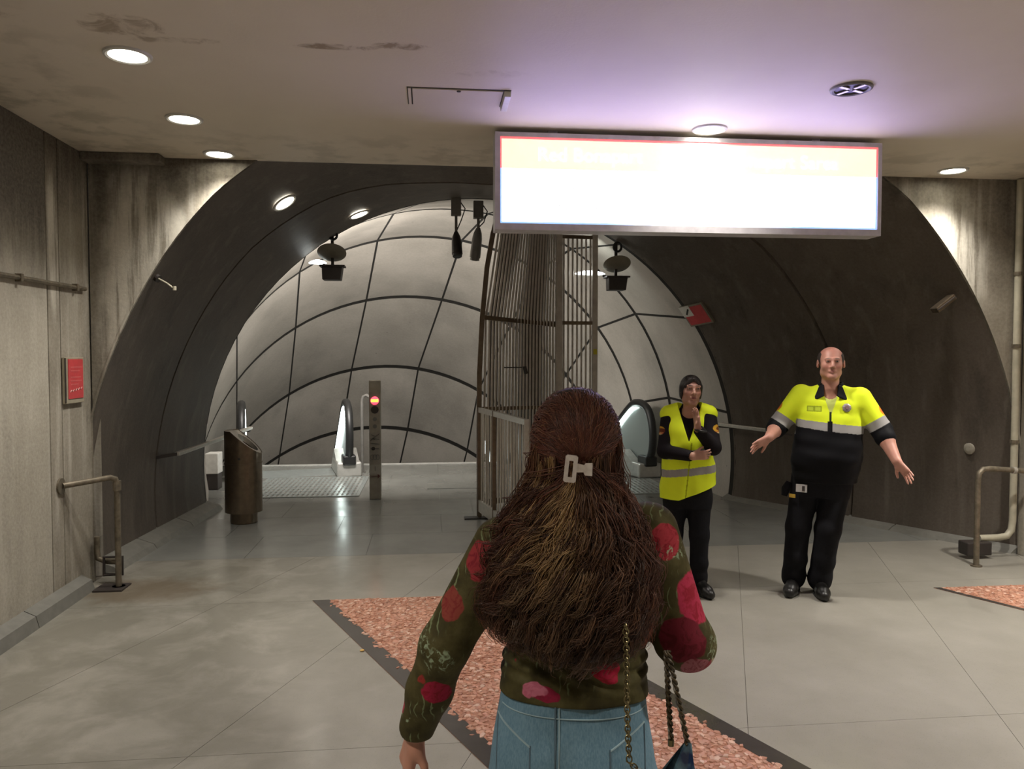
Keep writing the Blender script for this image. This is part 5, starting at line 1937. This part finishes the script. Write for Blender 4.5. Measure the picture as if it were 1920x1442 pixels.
# ---- printed sweater: flowers are flat print, laid out in the wearer's own space
FLOWERS = [  # x, y, z, radius, stretch z, colour, second colour
    (0.262, -0.050, 1.178, 0.052, 1.15, (0.46, 0.030, 0.075), (0.30, 0.012, 0.03)),
    (0.190, -0.055, 1.292, 0.036, 1.1, (0.40, 0.035, 0.05), (0.25, 0.01, 0.02)),
    (0.222, -0.070, 1.090, 0.050, 1.0, (0.16, 0.010, 0.022), (0.10, 0.005, 0.01)),
    (0.250, -0.055, 1.030, 0.028, 0.9, (0.33, 0.105, 0.125), (0.20, 0.03, 0.04)),
    (0.288, -0.035, 1.022, 0.020, 1.0, (0.26, 0.03, 0.045), (0.20, 0.02, 0.03)),
    (0.284, -0.030, 1.082, 0.0085, 1.0, (0.50, 0.03, 0.06), (0.4, 0.02, 0.04)),
    (-0.200, -0.055, 1.245, 0.036, 1.2, (0.30, 0.03, 0.035), (0.2, 0.01, 0.02)),
    (-0.262, -0.050, 1.150, 0.030, 1.2, (0.24, 0.045, 0.03), (0.2, 0.02, 0.02)),
    (-0.300, -0.030, 0.958, 0.036, 0.8, (0.34, 0.012, 0.045), (0.24, 0.008, 0.02)),
    (-0.325, -0.040, 0.985, 0.016, 1.2, (0.28, 0.03, 0.02), (0.2, 0.02, 0.02)),
    (-0.393, 0.000, 0.905, 0.016, 1.5, (0.40, 0.05, 0.09), (0.3, 0.03, 0.05)),
    (-0.062, -0.130, 0.983, 0.033, 0.52, (0.26, 0.010, 0.04), (0.2, 0.01, 0.03)),
    (-0.090, -0.130, 0.989, 0.034, 0.50, (0.50, 0.14, 0.20), (0.42, 0.10, 0.15)),
    (0.070, -0.130, 1.030, 0.034, 0.80, (0.42, 0.012, 0.045), (0.28, 0.01, 0.02)),
    (-0.132, -0.090, 1.050, 0.015, 1.0, (0.45, 0.02, 0.05), (0.3, 0.01, 0.02)),
    (-0.02, -0.12, 1.10, 0.05, 1.0, (0.30, 0.015, 0.04), (0.2, 0.01, 0.02)),
]


def sweater_material():
    t = NT('floral_sweater')
    p = t.obj()
    n1 = t.noise(p, 16, 5, 0.6)
    base = t.ramp(n1, [(0.28, (0.026, 0.021, 0.006)), (0.5, (0.060, 0.049, 0.014)), (0.72, (0.105, 0.090, 0.033))])
    nn = t.n('ShaderNodeTexNoise')
    nn.inputs['Scale'].default_value = 24
    nn.inputs['Detail'].default_value = 3
    t.l(p, nn.inputs['Vector'])
    w1 = t.n('ShaderNodeTexWave')
    w1.inputs['Scale'].default_value = 18
    w1.inputs['Distortion'].default_value = 9
    w1.inputs['Detail'].default_value = 3
    t.l(p, w1.inputs['Vector'])
    sp = t.maprange(w1.outputs['Fac'], 0.90, 0.97)
    patch_ = t.maprange(t.noise(p, 9, 2), 0.53, 0.60)
    base = t.mix(t.math('MULTIPLY', t.math('MULTIPLY', sp, patch_), 0.75), base, (0.20, 0.24, 0.12))
    sub = t.n('ShaderNodeVectorMath', _operation='SUBTRACT')
    t.l(nn.outputs['Color'], sub.inputs[0])
    sub.inputs[1].default_value = (0.5, 0.5, 0.5)
    sc = t.n('ShaderNodeVectorMath', _operation='SCALE')
    t.l(sub.outputs[0], sc.inputs[0])
    sc.inputs['Scale'].default_value = 0.028
    add = t.n('ShaderNodeVectorMath', _operation='ADD')
    t.l(p, add.inputs[0])
    t.l(sc.outputs[0], add.inputs[1])
    pv = add.outputs[0]
    for (x, y, z, r, sz, c1, c2) in FLOWERS:
        m = t.mapping(pv, (1 / r, 1 / (r * 1.6), 1 / (r * sz)), (-x / r, -y / (r * 1.6), -z / (r * sz)))
        ln = t.n('ShaderNodeVectorMath', _operation='LENGTH')
        t.l(m, ln.inputs[0])
        # petal lines radiating from the centre
        c = t.mix(t.maprange(t.noise(m, 1.6, 4, 0.6, 1.5), 0.45, 0.62), c1, c2)
        base = t.mix(t.maprange(ln.outputs['Value'], 0.92, 1.02, 1, 0), base, c)
    # pale green sprays
    for (x, y, z, r, sz) in ((-0.312, -0.03, 1.065, 0.032, 0.9), (-0.285, -0.07, 1.035, 0.03, 1.0), (0.285, -0.03, 1.06, 0.022, 1.5), (0.212, -0.06, 1.27, 0.035, 0.6), (-0.372, 0.0, 0.878, 0.035, 0.18)):
        m = t.mapping(pv, (1 / r, 1 / (r * 1.8), 1 / (r * sz)), (-x / r, -y / (r * 1.8), -z / (r * sz)))
        ln = t.n('ShaderNodeVectorMath', _operation='LENGTH')
        t.l(m, ln.inputs[0])
        k = t.math('MULTIPLY', t.maprange(ln.outputs['Value'], 0.7, 1.15, 1, 0), t.maprange(t.noise(p, 70, 4, 0.6, 1.0), 0.5, 0.6))
        base = t.mix(t.math('MULTIPLY', k, 0.8), base, (0.34, 0.42, 0.27))
    t.color(base)
    t.bump(t.noise(t.mapping(p, (1, 1, 0.4)), 420, 2), 0.2, 0.001)
    t.set(Roughness=0.75)
    t.b.inputs['Specular IOR Level'].default_value = 0.25
    return t.m


TORSO = [(0.958, -0.003, 0.0, 0.164, 0.118), (0.980, -0.003, 0.0, 0.162, 0.116), (1.010, -0.003, 0.0, 0.154, 0.110), (1.05, 0.0, 0.0, 0.151, 0.105), (1.11, 0.0, 0.0, 0.158, 0.104), (1.20, 0.0, 0.0, 0.172, 0.102),
         (1.27, 0.0, 0.0, 0.165, 0.088), (1.315, 0.0, 0.003, 0.10, 0.068), (1.35, 0.0, 0.005, 0.058, 0.055)]


def folds(X, Y, Z):
    return (0.0035 * np.sin(Z * 190 + 6 * np.sin(X * 14) + X * 25) * np.clip((1.085 - Z) / 0.06, 0, 1) * np.clip((Z - 0.98) / 0.02, 0, 1) + 0.002 * np.sin(Z * 60 + X * 40 + Y * 30)).astype(np.float32)


s = Sdf((-0.45, -0.20, 0.82), (0.34, 0.30, 1.40), 0.0035)
s.loft(TORSO, 0.025, 2.25, False, folds)
s.cap(FSL, FEL, 0.066, 0.054, 0.035)
s.cap(FEL, FEL + (FWL - FEL) * 0.5, 0.053, 0.050, 0.02)
s.cap(FEL + (FWL - FEL) * 0.5, FEL + (FWL - FEL) * 0.93, 0.050, 0.041, 0.02)
s.cap(FEL + (FWL - FEL) * 0.97, FEL + (FWL - FEL) * 1.2, 0.034, 0.034, 0.0, True)
s.cap(FSR, FER, 0.064, 0.058, 0.035)
s.cap(FER + V(0.012, -0.004, -0.008), FER + V(0.015, 0.0, -0.012), 0.054, 0.054, 0.02)
s.cap(FER, FER + (FWR - FER) * 0.93, 0.056, 0.040, 0.02)
s.cap(FER + (FWR - FER) * 0.95, FER + (FWR - FER) * 1.2, 0.032, 0.032, 0.0, True)
s.build('floral_sweater', sweater_material(), wal)

# ---- jeans
t = NT('blue_denim')
p = t.obj()
n1 = t.noise(p, 9, 5, 0.6)
n2 = t.noise(t.mapping(p, (1, 1, 0.25)), 330, 2)
base = t.ramp(n1, [(0.3, (0.085, 0.18, 0.25)), (0.7, (0.135, 0.25, 0.33))])
t.color(t.mix(0.22, base, t.ramp(n2, [(0.35, (0.09, 0.15, 0.19)), (0.65, (0.30, 0.41, 0.45))])))
t.bump(n2, 0.25, 0.001)
t.set(Roughness=0.85)
M_DENIM = t.m
JEAN = [(0.62, -0.005, 0.0, 0.168, 0.115), (0.74, -0.005, -0.006, 0.184, 0.135), (0.83, -0.006, -0.006, 0.176, 0.136), (0.91, -0.006, 0.0, 0.163, 0.122), (0.972, -0.004, 0.0, 0.154, 0.110)]
jn = Sdf((-0.24, -0.22, 0.02), (0.24, 0.24, 1.0), 0.006)
jn.loft(JEAN, 0.03, 2.3)
for hp, kn, an in fhips:
    jn.cap(hp + V(0, 0, -0.02), kn, 0.098, 0.070, 0.03)
    jn.cap(kn, an, 0.070, 0.075, 0.03)
jeans = jn.build('jeans', M_DENIM, wal)
J = np.array(JEAN)


def jean_back(x, z, off=0.001):
    cx, cy, rx, ry = (np.interp(z, J[:, 0], J[:, k]) for k in (1, 2, 3, 4))
    q = min(abs((x - cx) / rx), 0.98)
    return (x, cy - ry * (1 - q ** 2.3) ** (1 / 2.3) - off, z)


M_SEAM = plain('denim_seam', (0.28, 0.38, 0.41), 0.8)
M_SEAMD = plain('denim_dark_seam', (0.085, 0.13, 0.165), 0.8)
MB().tube([jean_back(-0.040 + 0.00 * k, 0.968 - 0.02 * k) for k in range(14)], 0.0022, 6).build('back_seam', M_SEAMD, jeans, True, local=True)
MB().tube([jean_back(-0.032 + 0.00 * k, 0.968 - 0.02 * k) for k in range(14)], 0.0016, 6).build('back_seam', M_SEAM, jeans, True, local=True)
MB().tube([jean_back(x, 0.938) for x in np.linspace(-0.155, 0.15, 24)], 0.0014, 6).build('waistband_seam', M_SEAM, jeans, True, local=True)
for q in (-1, 1):
    xs = np.linspace(0.135, 0.062, 10)
    MB().tube([jean_back(q * x - 0.03 + (0.0 if q < 0 else 0.04), 0.908 - 0.028 * (1 - (x - 0.062) / 0.073) - 0.004 * math.sin(x * 40)) for x in xs], 0.0022, 6).build('pocket_seam', M_SEAM, jeans, True, local=True)
    MB().tube([jean_back(q * 0.062 - 0.03 + (0.0 if q < 0 else 0.04), z) for z in np.linspace(0.880, 0.74, 8)], 0.0018, 6).build('pocket_seam', M_SEAMD, jeans, True, local=True)
    MB().tube([jean_back(q * 0.135 - 0.03 + (0.0 if q < 0 else 0.04), z) for z in np.linspace(0.908, 0.76, 8)], 0.0018, 6).build('pocket_seam', M_SEAMD, jeans, True, local=True)
shoe(fhips[0][2], (-0.1, 1, 0), wal, 0.20, 0.042)
shoe(fhips[1][2], (0.1, 1, 0), wal, 0.20, 0.042)

# ---- hair: a dark under-volume with thousands of wavy locks on it
HAIRV = [  # z, half-width left, half-width right, back depth, front
    (1.610, 0.004, 0.004, 0.004, 0.0), (1.603, 0.035, 0.035, 0.045, 0.045), (1.588, 0.060, 0.058, 0.074, 0.075), (1.560, 0.080, 0.077, 0.094, 0.08), (1.520, 0.090, 0.090, 0.106, 0.075), (1.480, 0.093, 0.094, 0.110, 0.06),
    (1.440, 0.091, 0.090, 0.108, 0.05), (1.420, 0.094, 0.092, 0.106, 0.045), (1.390, 0.112, 0.102, 0.112, 0.04), (1.350, 0.134, 0.122, 0.122, 0.035), (1.300, 0.160, 0.146, 0.134, 0.03), (1.250, 0.180, 0.160, 0.142, 0.02), (1.200, 0.196, 0.164, 0.148, 0.01),
    (1.150, 0.204, 0.162, 0.150, 0.0), (1.115, 0.188, 0.158, 0.150, 0.0), (1.075, 0.150, 0.142, 0.146, 0.0), (1.050, 0.110, 0.104, 0.142, 0.0)]
HA = np.array(HAIRV)[::-1]


def hair_surf(phi, z, grow=1.0):
    """phi: -1 (left rim) .. 0 (middle of the back) .. 1 (right rim)"""
    wl = np.interp(z, HA[:, 0], HA[:, 1])
    wrr = np.interp(z, HA[:, 0], HA[:, 2])
    bk = np.interp(z, HA[:, 0], HA[:, 3])
    a = phi * PI / 2
    w = np.where(phi < 0, wl, wrr)
    yc = np.interp(z, [0.98, 1.3, 1.42, 1.62], [-0.02, -0.005, 0.0, 0.0])
    flat_ = np.interp(z, [1.0, 1.35, 1.42], [0.75, 0.75, 1.0])
    x = w * np.sign(np.sin(a)) * np.abs(np.sin(a)) ** 0.9 * grow
    y = yc - bk * np.abs(np.cos(a)) ** flat_ * grow
    return x, y


def lock_mesh(paths, radii, cols, n=3):
    """paths (N, S, 3), radii (N, S) -> tube mesh arrays"""
    N, S, _ = paths.shape
    d = np.gradient(paths, axis=1)
    d /= np.maximum(np.linalg.norm(d, axis=2, keepdims=True), 1e-9)
    ref = np.zeros_like(d)
    ref[..., 1] = 1.0
    s_ = np.cross(d, ref)
    bad = np.linalg.norm(s_, axis=2) < 0.1
    s_[bad] = np.cross(d[bad], np.array([1.0, 0, 0]))
    s_ /= np.maximum(np.linalg.norm(s_, axis=2, keepdims=True), 1e-9)
    t_ = np.cross(s_, d)
    vs = np.empty((N, S, n, 3))
    for k in range(n):
        a = 2 * PI * k / n
        vs[:, :, k] = paths + s_ * (math.cos(a) * radii)[..., None] + t_ * (math.sin(a) * radii)[..., None]
    idx = np.arange(N * S * n).reshape(N, S, n)
    q = []
    for k in range(n):
        l = (k + 1) % n
        q.append(np.stack([idx[:, :-1, k], idx[:, :-1, l], idx[:, 1:, l], idx[:, 1:, k]], -1).reshape(-1, 4))
    c = np.broadcast_to(cols[:, :, None, :], (N, S, n, 3)).reshape(-1, 3)
    return vs.reshape(-1, 3), np.concatenate(q), c


rs = np.random.RandomState(7)
AUB, DRK, GLD, BRN = V(0.25, 0.075, 0.045), V(0.05, 0.021, 0.014), V(0.82, 0.54, 0.26), V(0.25, 0.118, 0.062)
CLIP = V(0.012, -0.118, 1.456)
tH = attr_material('brown_hair', 0.42)
tH.b.inputs['Specular IOR Level'].default_value = 0.5
M_HAIR = tH.m

# under-volume
hb = Sdf((-0.24, -0.20, 0.95), (0.22, 0.10, 1.63), 0.005)
for z in np.arange(1.07, 1.585, 0.0125):
    wl, wrr, bk = (np.interp(z, HA[:, 0], HA[:, k]) for k in (1, 2, 3))
    cx = (wrr - wl) / 2
    hb.ell((cx * 0.9, -bk * 0.34 + (0.012 if z > 1.4 else -0.006), z), (max((wl + wrr) / 2 * 0.86, 0.02), max(bk * (0.52 if z > 1.4 else 0.50), 0.02), 0.03), 0.008)
hb.ell((0, 0.004, 1.505), (0.084, 0.101, 0.094), 0.01)
hb.ell((0, 0.105, 1.475), (0.066, 0.075, 0.105), 0.01, None, True)
hair = hb.build('hair', plain('dark_brown_hair', (0.022, 0.010, 0.007), 0.6, 0, 0.4, 120), wal)

# cap locks: from the hairline over the skull to the clip
N, S = 2600, 22
el = rs.uniform(-1, 1, N)
az = rs.uniform(-1.0, 1.0, N) * PI * 0.98
start = np.stack([np.sin(az) * 0.9, np.cos(az) * 0.9, np.full(N, 0.1)], 1)
up_ = rs.uniform(-0.25, 1.0, N)
start = np.stack([np.sin(az) * np.sqrt(1 - np.clip(up_, -1, 1) ** 2), np.cos(az) * np.sqrt(1 - np.clip(up_, -1, 1) ** 2), up_], 1)
c0 = V(0, 0.002, 1.505)
endd = (CLIP + V(0, 0, 0) - c0)
endd = endd / np.array([0.093, 0.113, 0.103])
endd = endd / np.linalg.norm(endd)
ends = endd + rs.normal(0, 0.09, (N, 3))
ts = np.linspace(0, 1, S)
pp = start[:, None] * (1 - ts)[None, :, None] + ends[:, None] * ts[None, :, None]
# bow over the crown so that locks hug the skull
pp[..., 2] += (np.sin(ts * PI) * 0.32)[None, :] * np.clip(start[:, 2] + 0.5, 0.2, 1)[:, None]
pp /= np.linalg.norm(pp, axis=2, keepdims=True)
lay = rs.uniform(0.985, 1.045, N)
pp = pp * lay[:, None, None] * np.array([0.093, 0.113, 0.103]) + c0
ph = rs.uniform(0, 6.28, (N, 1))
pp[..., 0] += 0.0022 * np.sin(ts[None] * 16 + ph)
pp[..., 2] += 0.0018 * np.sin(ts[None] * 13 + ph * 1.7)
rr = 0.00105 * (1 - 0.5 * ts)[None] * rs.uniform(0.6, 1.3, (N, 1))
mixv = rs.beta(2, 2.5, N)
cc = (DRK[None] * (1 - mixv)[:, None] + AUB[None] * mixv[:, None])
gg = rs.uniform(0, 1, N) < 0.12
cc[gg] = cc[gg] * 0.5 + BRN * 0.75
v1, f1, c1 = lock_mesh(pp, rr, np.broadcast_to(cc[:, None], (N, S, 3)))

# lower locks: wavy clumps falling from the sides and from the clip
NC, PER, S = 430, 15, 40
ts = np.linspace(0, 1, S)[None]
cphi = np.where(rs.uniform(0, 1, NC) < 0.6, rs.uniform(-1, 1, NC), np.clip(rs.normal(0, 0.5, NC), -1, 1))
ctail = rs.uniform(0, 1, NC) < 0.36
cz0 = np.where(ctail, 1.452 + rs.normal(0, 0.006, NC), rs.uniform(1.40, 1.51, NC) - 0.05 * (1 - np.abs(cphi)))
czend = 1.055 + 0.09 * np.abs(cphi) ** 1.5 + np.abs(rs.normal(0, 0.035, NC)) + np.where(rs.uniform(0, 1, NC) < 0.30, rs.uniform(0, 0.24, NC), 0)
czend = np.where(cphi < -0.75, czend + 0.05, czend)
cph, cfr, camp = rs.uniform(0, 6.28, NC), rs.uniform(13, 23, NC), rs.uniform(0.5, 1.5, NC)
cgr = rs.uniform(0.88, 1.05, NC) + np.where(ctail, 0.05, 0)
ctone = rs.beta(1.5, 2.2, NC)
cgold = np.clip(np.exp(-((cphi + 0.28) / 0.36) ** 2) * 1.25 * (rs.uniform(0, 1, NC) < 0.72) + rs.normal(0, 0.06, NC), 0, 1)
cgold = np.where(cphi > 0.25, cgold * 0.5, cgold)
ci = np.repeat(np.arange(NC), PER)
N = len(ci)
phi = cphi[ci]
zend = czend[ci] + rs.normal(0, 0.012, N)
z0 = cz0[ci] + rs.normal(0, 0.004, N)
zz = z0[:, None] + (zend - z0)[:, None] * ts
phs = np.where(ctail[ci][:, None], phi[:, None] * np.clip(ts * 1.5, 0.06, 1) ** 0.8 * 0.72, phi[:, None] * (0.86 + 0.14 * ts))
grow = cgr[ci][:, None] + 0.03 * np.sin(ts * 9 + cph[ci][:, None])
X, Y = hair_surf(phs, zz, grow)
amp = (0.0015 + 0.0115 * np.clip((ts - 0.05) * 1.9, 0, 1)) * camp[ci][:, None]
wph = cph[ci][:, None] + rs.normal(0, 0.16, (N, 1))
fr = cfr[ci][:, None] * (z0 - zend)[:, None] / 0.40
X = X + amp * np.sin(fr * ts * 1.6 + wph)
Y = Y + amp * 0.8 * np.cos(fr * ts * 1.6 + wph)
Z = zz + amp * 0.45 * np.sin(fr * ts * 3.1 + wph)
sp = 0.0062 * (0.45 + 0.75 * np.sin(np.clip(ts * 1.05, 0, 1) * PI) + 0.25 * ts)
X = X + rs.normal(0, 1, (N, 1)) * sp
Y = Y + rs.normal(0, 0.6, (N, 1)) * sp
stray = (rs.uniform(0, 1, (N, 1)) < 0.12)
X = X + np.where(stray, 0.008 * ts * np.sin(ts * 14 + rs.uniform(0, 6.28, (N, 1))), 0)
pp = np.stack([X, Y, Z], 2)
rr = 0.00105 * (1.0 - 0.55 * ts) * rs.uniform(0.55, 1.35, (N, 1))
cb_ = np.clip(ctone[ci] + rs.normal(0, 0.12, N), 0, 1)
side = np.clip((np.abs(phi) - 0.45) / 0.4, 0, 1)
base = DRK[None] * (1 - cb_)[:, None] + BRN[None] * cb_[:, None]
base = base * (1 - side * 0.7)[:, None] + (AUB[None] * (0.30 + 0.7 * cb_)[:, None]) * (side * 0.7)[:, None]
ends_ = np.clip((0.80 - np.linspace(0, 1, S)) / 0.45, 0, 1)[None]
gm = (cgold[ci][:, None] * (0.15 + 0.85 * ends_))[..., None] * 0.8
cc = base[:, None] * (1 - gm) + GLD[None, None] * gm
cc = cc * rs.uniform(0.6, 1.2, (N, 1, 1)) * (1 - 0.35 * np.linspace(0, 1, S) ** 1.5)[None, :, None]
v2, f2, c2 = lock_mesh(pp, rr, cc)

# fly-away hairs around the outline
N, S = 420, 26
ts = np.linspace(0, 1, S)[None]
sgn = np.where(rs.uniform(0, 1, N) < 0.5, -1, 1)
phi = sgn * rs.uniform(0.80, 1.0, N)
z0 = rs.uniform(1.14, 1.585, N)
zend = z0 - rs.uniform(0.06, 0.20, N)
zz = z0[:, None] + (zend - z0)[:, None] * ts
X, Y = hair_surf(phi[:, None] + 0 * ts, zz, 1.0 + 0.09 * ts * rs.uniform(0.2, 1.3, (N, 1)))
wph = rs.uniform(0, 6.28, (N, 1))
X = X + 0.006 * np.sin(ts * rs.uniform(5, 16, (N, 1)) + wph) * ts
Y = Y + 0.006 * np.cos(ts * 9 + wph) * ts
rr = 0.00045 * (1 - 0.6 * ts) * np.ones((N, 1))
cc = np.broadcast_to((AUB * 1.3)[None, None], (N, S, 3)) * rs.uniform(0.7, 1.3, (N, 1, 1))
v3, f3, c3_ = lock_mesh(np.stack([X, Y, zz], 2), rr, cc)
vv = np.concatenate([v1, v2, v3])
ff = np.concatenate([f1, f2 + len(v1), f3 + len(v1) + len(v2)])
lk = raw_mesh('hair_locks', vv, ff, M_HAIR, hair, True, np.concatenate([c1, c2, c3_]))
lk['kind'] = 'stuff'


def placed(t):
    """stand a loose object in the walker's frame"""
    t.location = (*FW_XY, 0)
    t.rotation_euler = (0, 0, FW_RZ)
    return t


# ---- hair clip: an open rectangular frame and a short bar
hc = placed(thing('hair_clip', 'pearly white rectangular claw clip holding the long brown hair', 'hair clip'))
t = NT('pearl_plastic')
t.color(t.ramp(t.noise(t.obj(), 60, 3), [(0.3, (0.66, 0.58, 0.53)), (0.7, (0.86, 0.79, 0.74))]))
t.set(Roughness=0.25)
M_PEARL = t.m


def tilt(x, z, y=0.0):
    a = rad(-6)
    return (-0.010 + x * math.cos(a) - z * math.sin(a), -0.138 + y, 1.456 + x * math.sin(a) + z * math.cos(a))


fr = MB()
ow, oh, iw, ih = 0.0125, 0.027, 0.0042, 0.0165
o4 = [(-ow, -oh * 0.9), (-ow * 0.7, -oh), (ow * 0.7, -oh), (ow, -oh * 0.9), (ow, oh * 0.9), (ow * 0.7, oh), (-ow * 0.7, oh), (-ow, oh * 0.9)]
i4 = [(-iw, -ih), (-iw, -ih), (iw, -ih), (iw, -ih), (iw, ih), (iw, ih), (-iw, ih), (-iw, ih)]
vs = [tilt(*q, -0.004) for q in o4] + [tilt(*q, -0.005) for q in i4] + [tilt(*q, 0.006) for q in o4] + [tilt(*q, 0.006) for q in i4]
fs = []
for k in range(8):
    l = (k + 1) % 8
    fs += [(k, l, 8 + l, 8 + k), (16 + l, 16 + k, 24 + k, 24 + l), (l, k, 16 + k, 16 + l), (8 + k, 8 + l, 24 + l, 24 + k)]
fr.add(vs, fs).build('clip_frame', M_PEARL, hc, local=True)
br_ = MB()
br_.prism([tilt(0.0115, -0.006, -0.002), tilt(0.026, -0.004, -0.002), tilt(0.029, -0.010, -0.002), tilt(0.044, -0.010, -0.002), tilt(0.042, 0.016, -0.002), tilt(0.028, 0.014, -0.002), tilt(0.026, 0.010, -0.002), tilt(0.0115, 0.012, -0.002)], (0, 0.008, 0))
br_.build('clip_bar', M_PEARL, hc, local=True, bevel=0.001)
for q in (-1, 1):
    MB().tube([tilt(q * 0.006, 0.01, 0.004), tilt(q * 0.010, 0.0, 0.022), tilt(q * 0.004, -0.008, 0.034)], 0.003, 6).build('clip_tooth', M_PEARL, hc, True, local=True)

# ---- shoulder bag on a chain
bg = placed(thing('shoulder_bag', 'small glossy blue and black bag hanging by chain at the right hip', 'bag'))
M_BAG = plain('black_patent', (0.012, 0.012, 0.018), 0.12)
t = NT('blue_patent')
t.color(t.ramp(t.noise(t.obj(), 30, 3), [(0.35, (0.012, 0.022, 0.06)), (0.65, (0.10, 0.18, 0.21))]))
t.set(Roughness=0.10)
M_BAGB = t.m
bs = Sdf((0.08, -0.30, 0.66), (0.30, -0.06, 1.0), 0.004)
bs.loft([(0.705, 0.185, -0.170, 0.060, 0.042), (0.785, 0.185, -0.172, 0.064, 0.050), (0.850, 0.185, -0.170, 0.062, 0.042), (0.880, 0.185, -0.168, 0.058, 0.020)], 0.015, 3.0)
bs.build('bag_body', M_BAG, bg)
fp = MB()
fp.add([(0.125, -0.190, 0.875), (0.160, -0.205, 0.860), (0.222, -0.205, 0.870), (0.214, -0.185, 0.885), (0.204, -0.170, 0.947), (0.196, -0.160, 0.947), (0.160, -0.160, 0.890), (0.212, -0.180, 0.885), (0.190, -0.20, 0.875)],
       [(0, 1, 8, 6), (8, 2, 3, 4), (6, 8, 4, 5), (0, 6, 5), (1, 2, 8), (3, 7, 4)])
fl_ = fp.build('flap', M_BAGB, bg, local=True)
sm = fl_.modifiers.new('thick', 'SOLIDIFY')
sm.thickness = 0.006
MB().box((0.185, -0.222, 0.827), (0.205, -0.212, 0.853)).build('clasp', M_STEEL, bg, local=True, bevel=0.003)


bg.location.x += 0.006
bg.location.y -= 0.045


def chain(pts, n, link_r, wire, mat, name):
    pts = np.array(pts)
    seg = np.linalg.norm(np.diff(pts, axis=0), axis=1)
    cum = np.concatenate([[0], np.cumsum(seg)])
    m = MB()
    for i in range(n):
        s_ = cum[-1] * (i + 0.5) / n
        c = np.array([np.interp(s_, cum, pts[:, k]) for k in range(3)])
        c2_ = np.array([np.interp(min(s_ + 0.005, cum[-1]), cum, pts[:, k]) for k in range(3)])
        d = Vector(c2_ - c) if np.linalg.norm(c2_ - c) > 1e-6 else Vector((0, 0, -1))
        d.normalize()
        s1 = d.cross(Vector((0, 1, 0))).normalized()
        s2 = d.cross(s1)
        q = s1 if i % 2 else (s1 * 0.35 + s2 * 0.94)
        L = cum[-1] / n * 0.80
        m.tube([Vector(c) + d * (L * math.cos(a)) + q * (link_r * math.sin(a)) for a in np.linspace(0, 2 * PI, 10, endpoint=False)], wire, 5, True)
    o = m.build(name, mat, bg, True, local=True)
    o['kind'] = 'stuff'
    return o


M_GOLD = plain('dull_gold', (0.22, 0.18, 0.09), 0.35, 0.85)
chain([(0.083, -0.140, 1.16), (0.086, -0.122, 1.08), (0.088, -0.112, 1.01), (0.089, -0.122, 0.95), (0.092, -0.135, 0.885), (0.120, -0.145, 0.870)], 34, 0.0052, 0.0016, M_GOLD, 'chain_links')
# two braided dark cords
M_CORD = plain('black_gold_cord', (0.055, 0.038, 0.016), 0.4, 0.3, 0.6, 120)
for k, (a, b_) in enumerate((((0.164, -0.110, 1.100), (0.170, -0.150, 0.945)), ((0.168, -0.110, 1.100), (0.200, -0.165, 0.942)))):
    m = MB()
    for h in (0, PI):
        m.tube([Vector(a).lerp(Vector(b_), i / 60) + Vector((0.0034 * math.cos(i * 0.75 + h), 0.0034 * math.sin(i * 0.75 + h), 0)) for i in range(61)], 0.0030, 5)
    m.build('cord', M_CORD, bg, True, local=True)
MB().lathe([(0.006, 0), (0.006, 0.012)], (0.170, -0.150, 0.931), 10).build('cord_end', M_GOLD, bg, local=True)
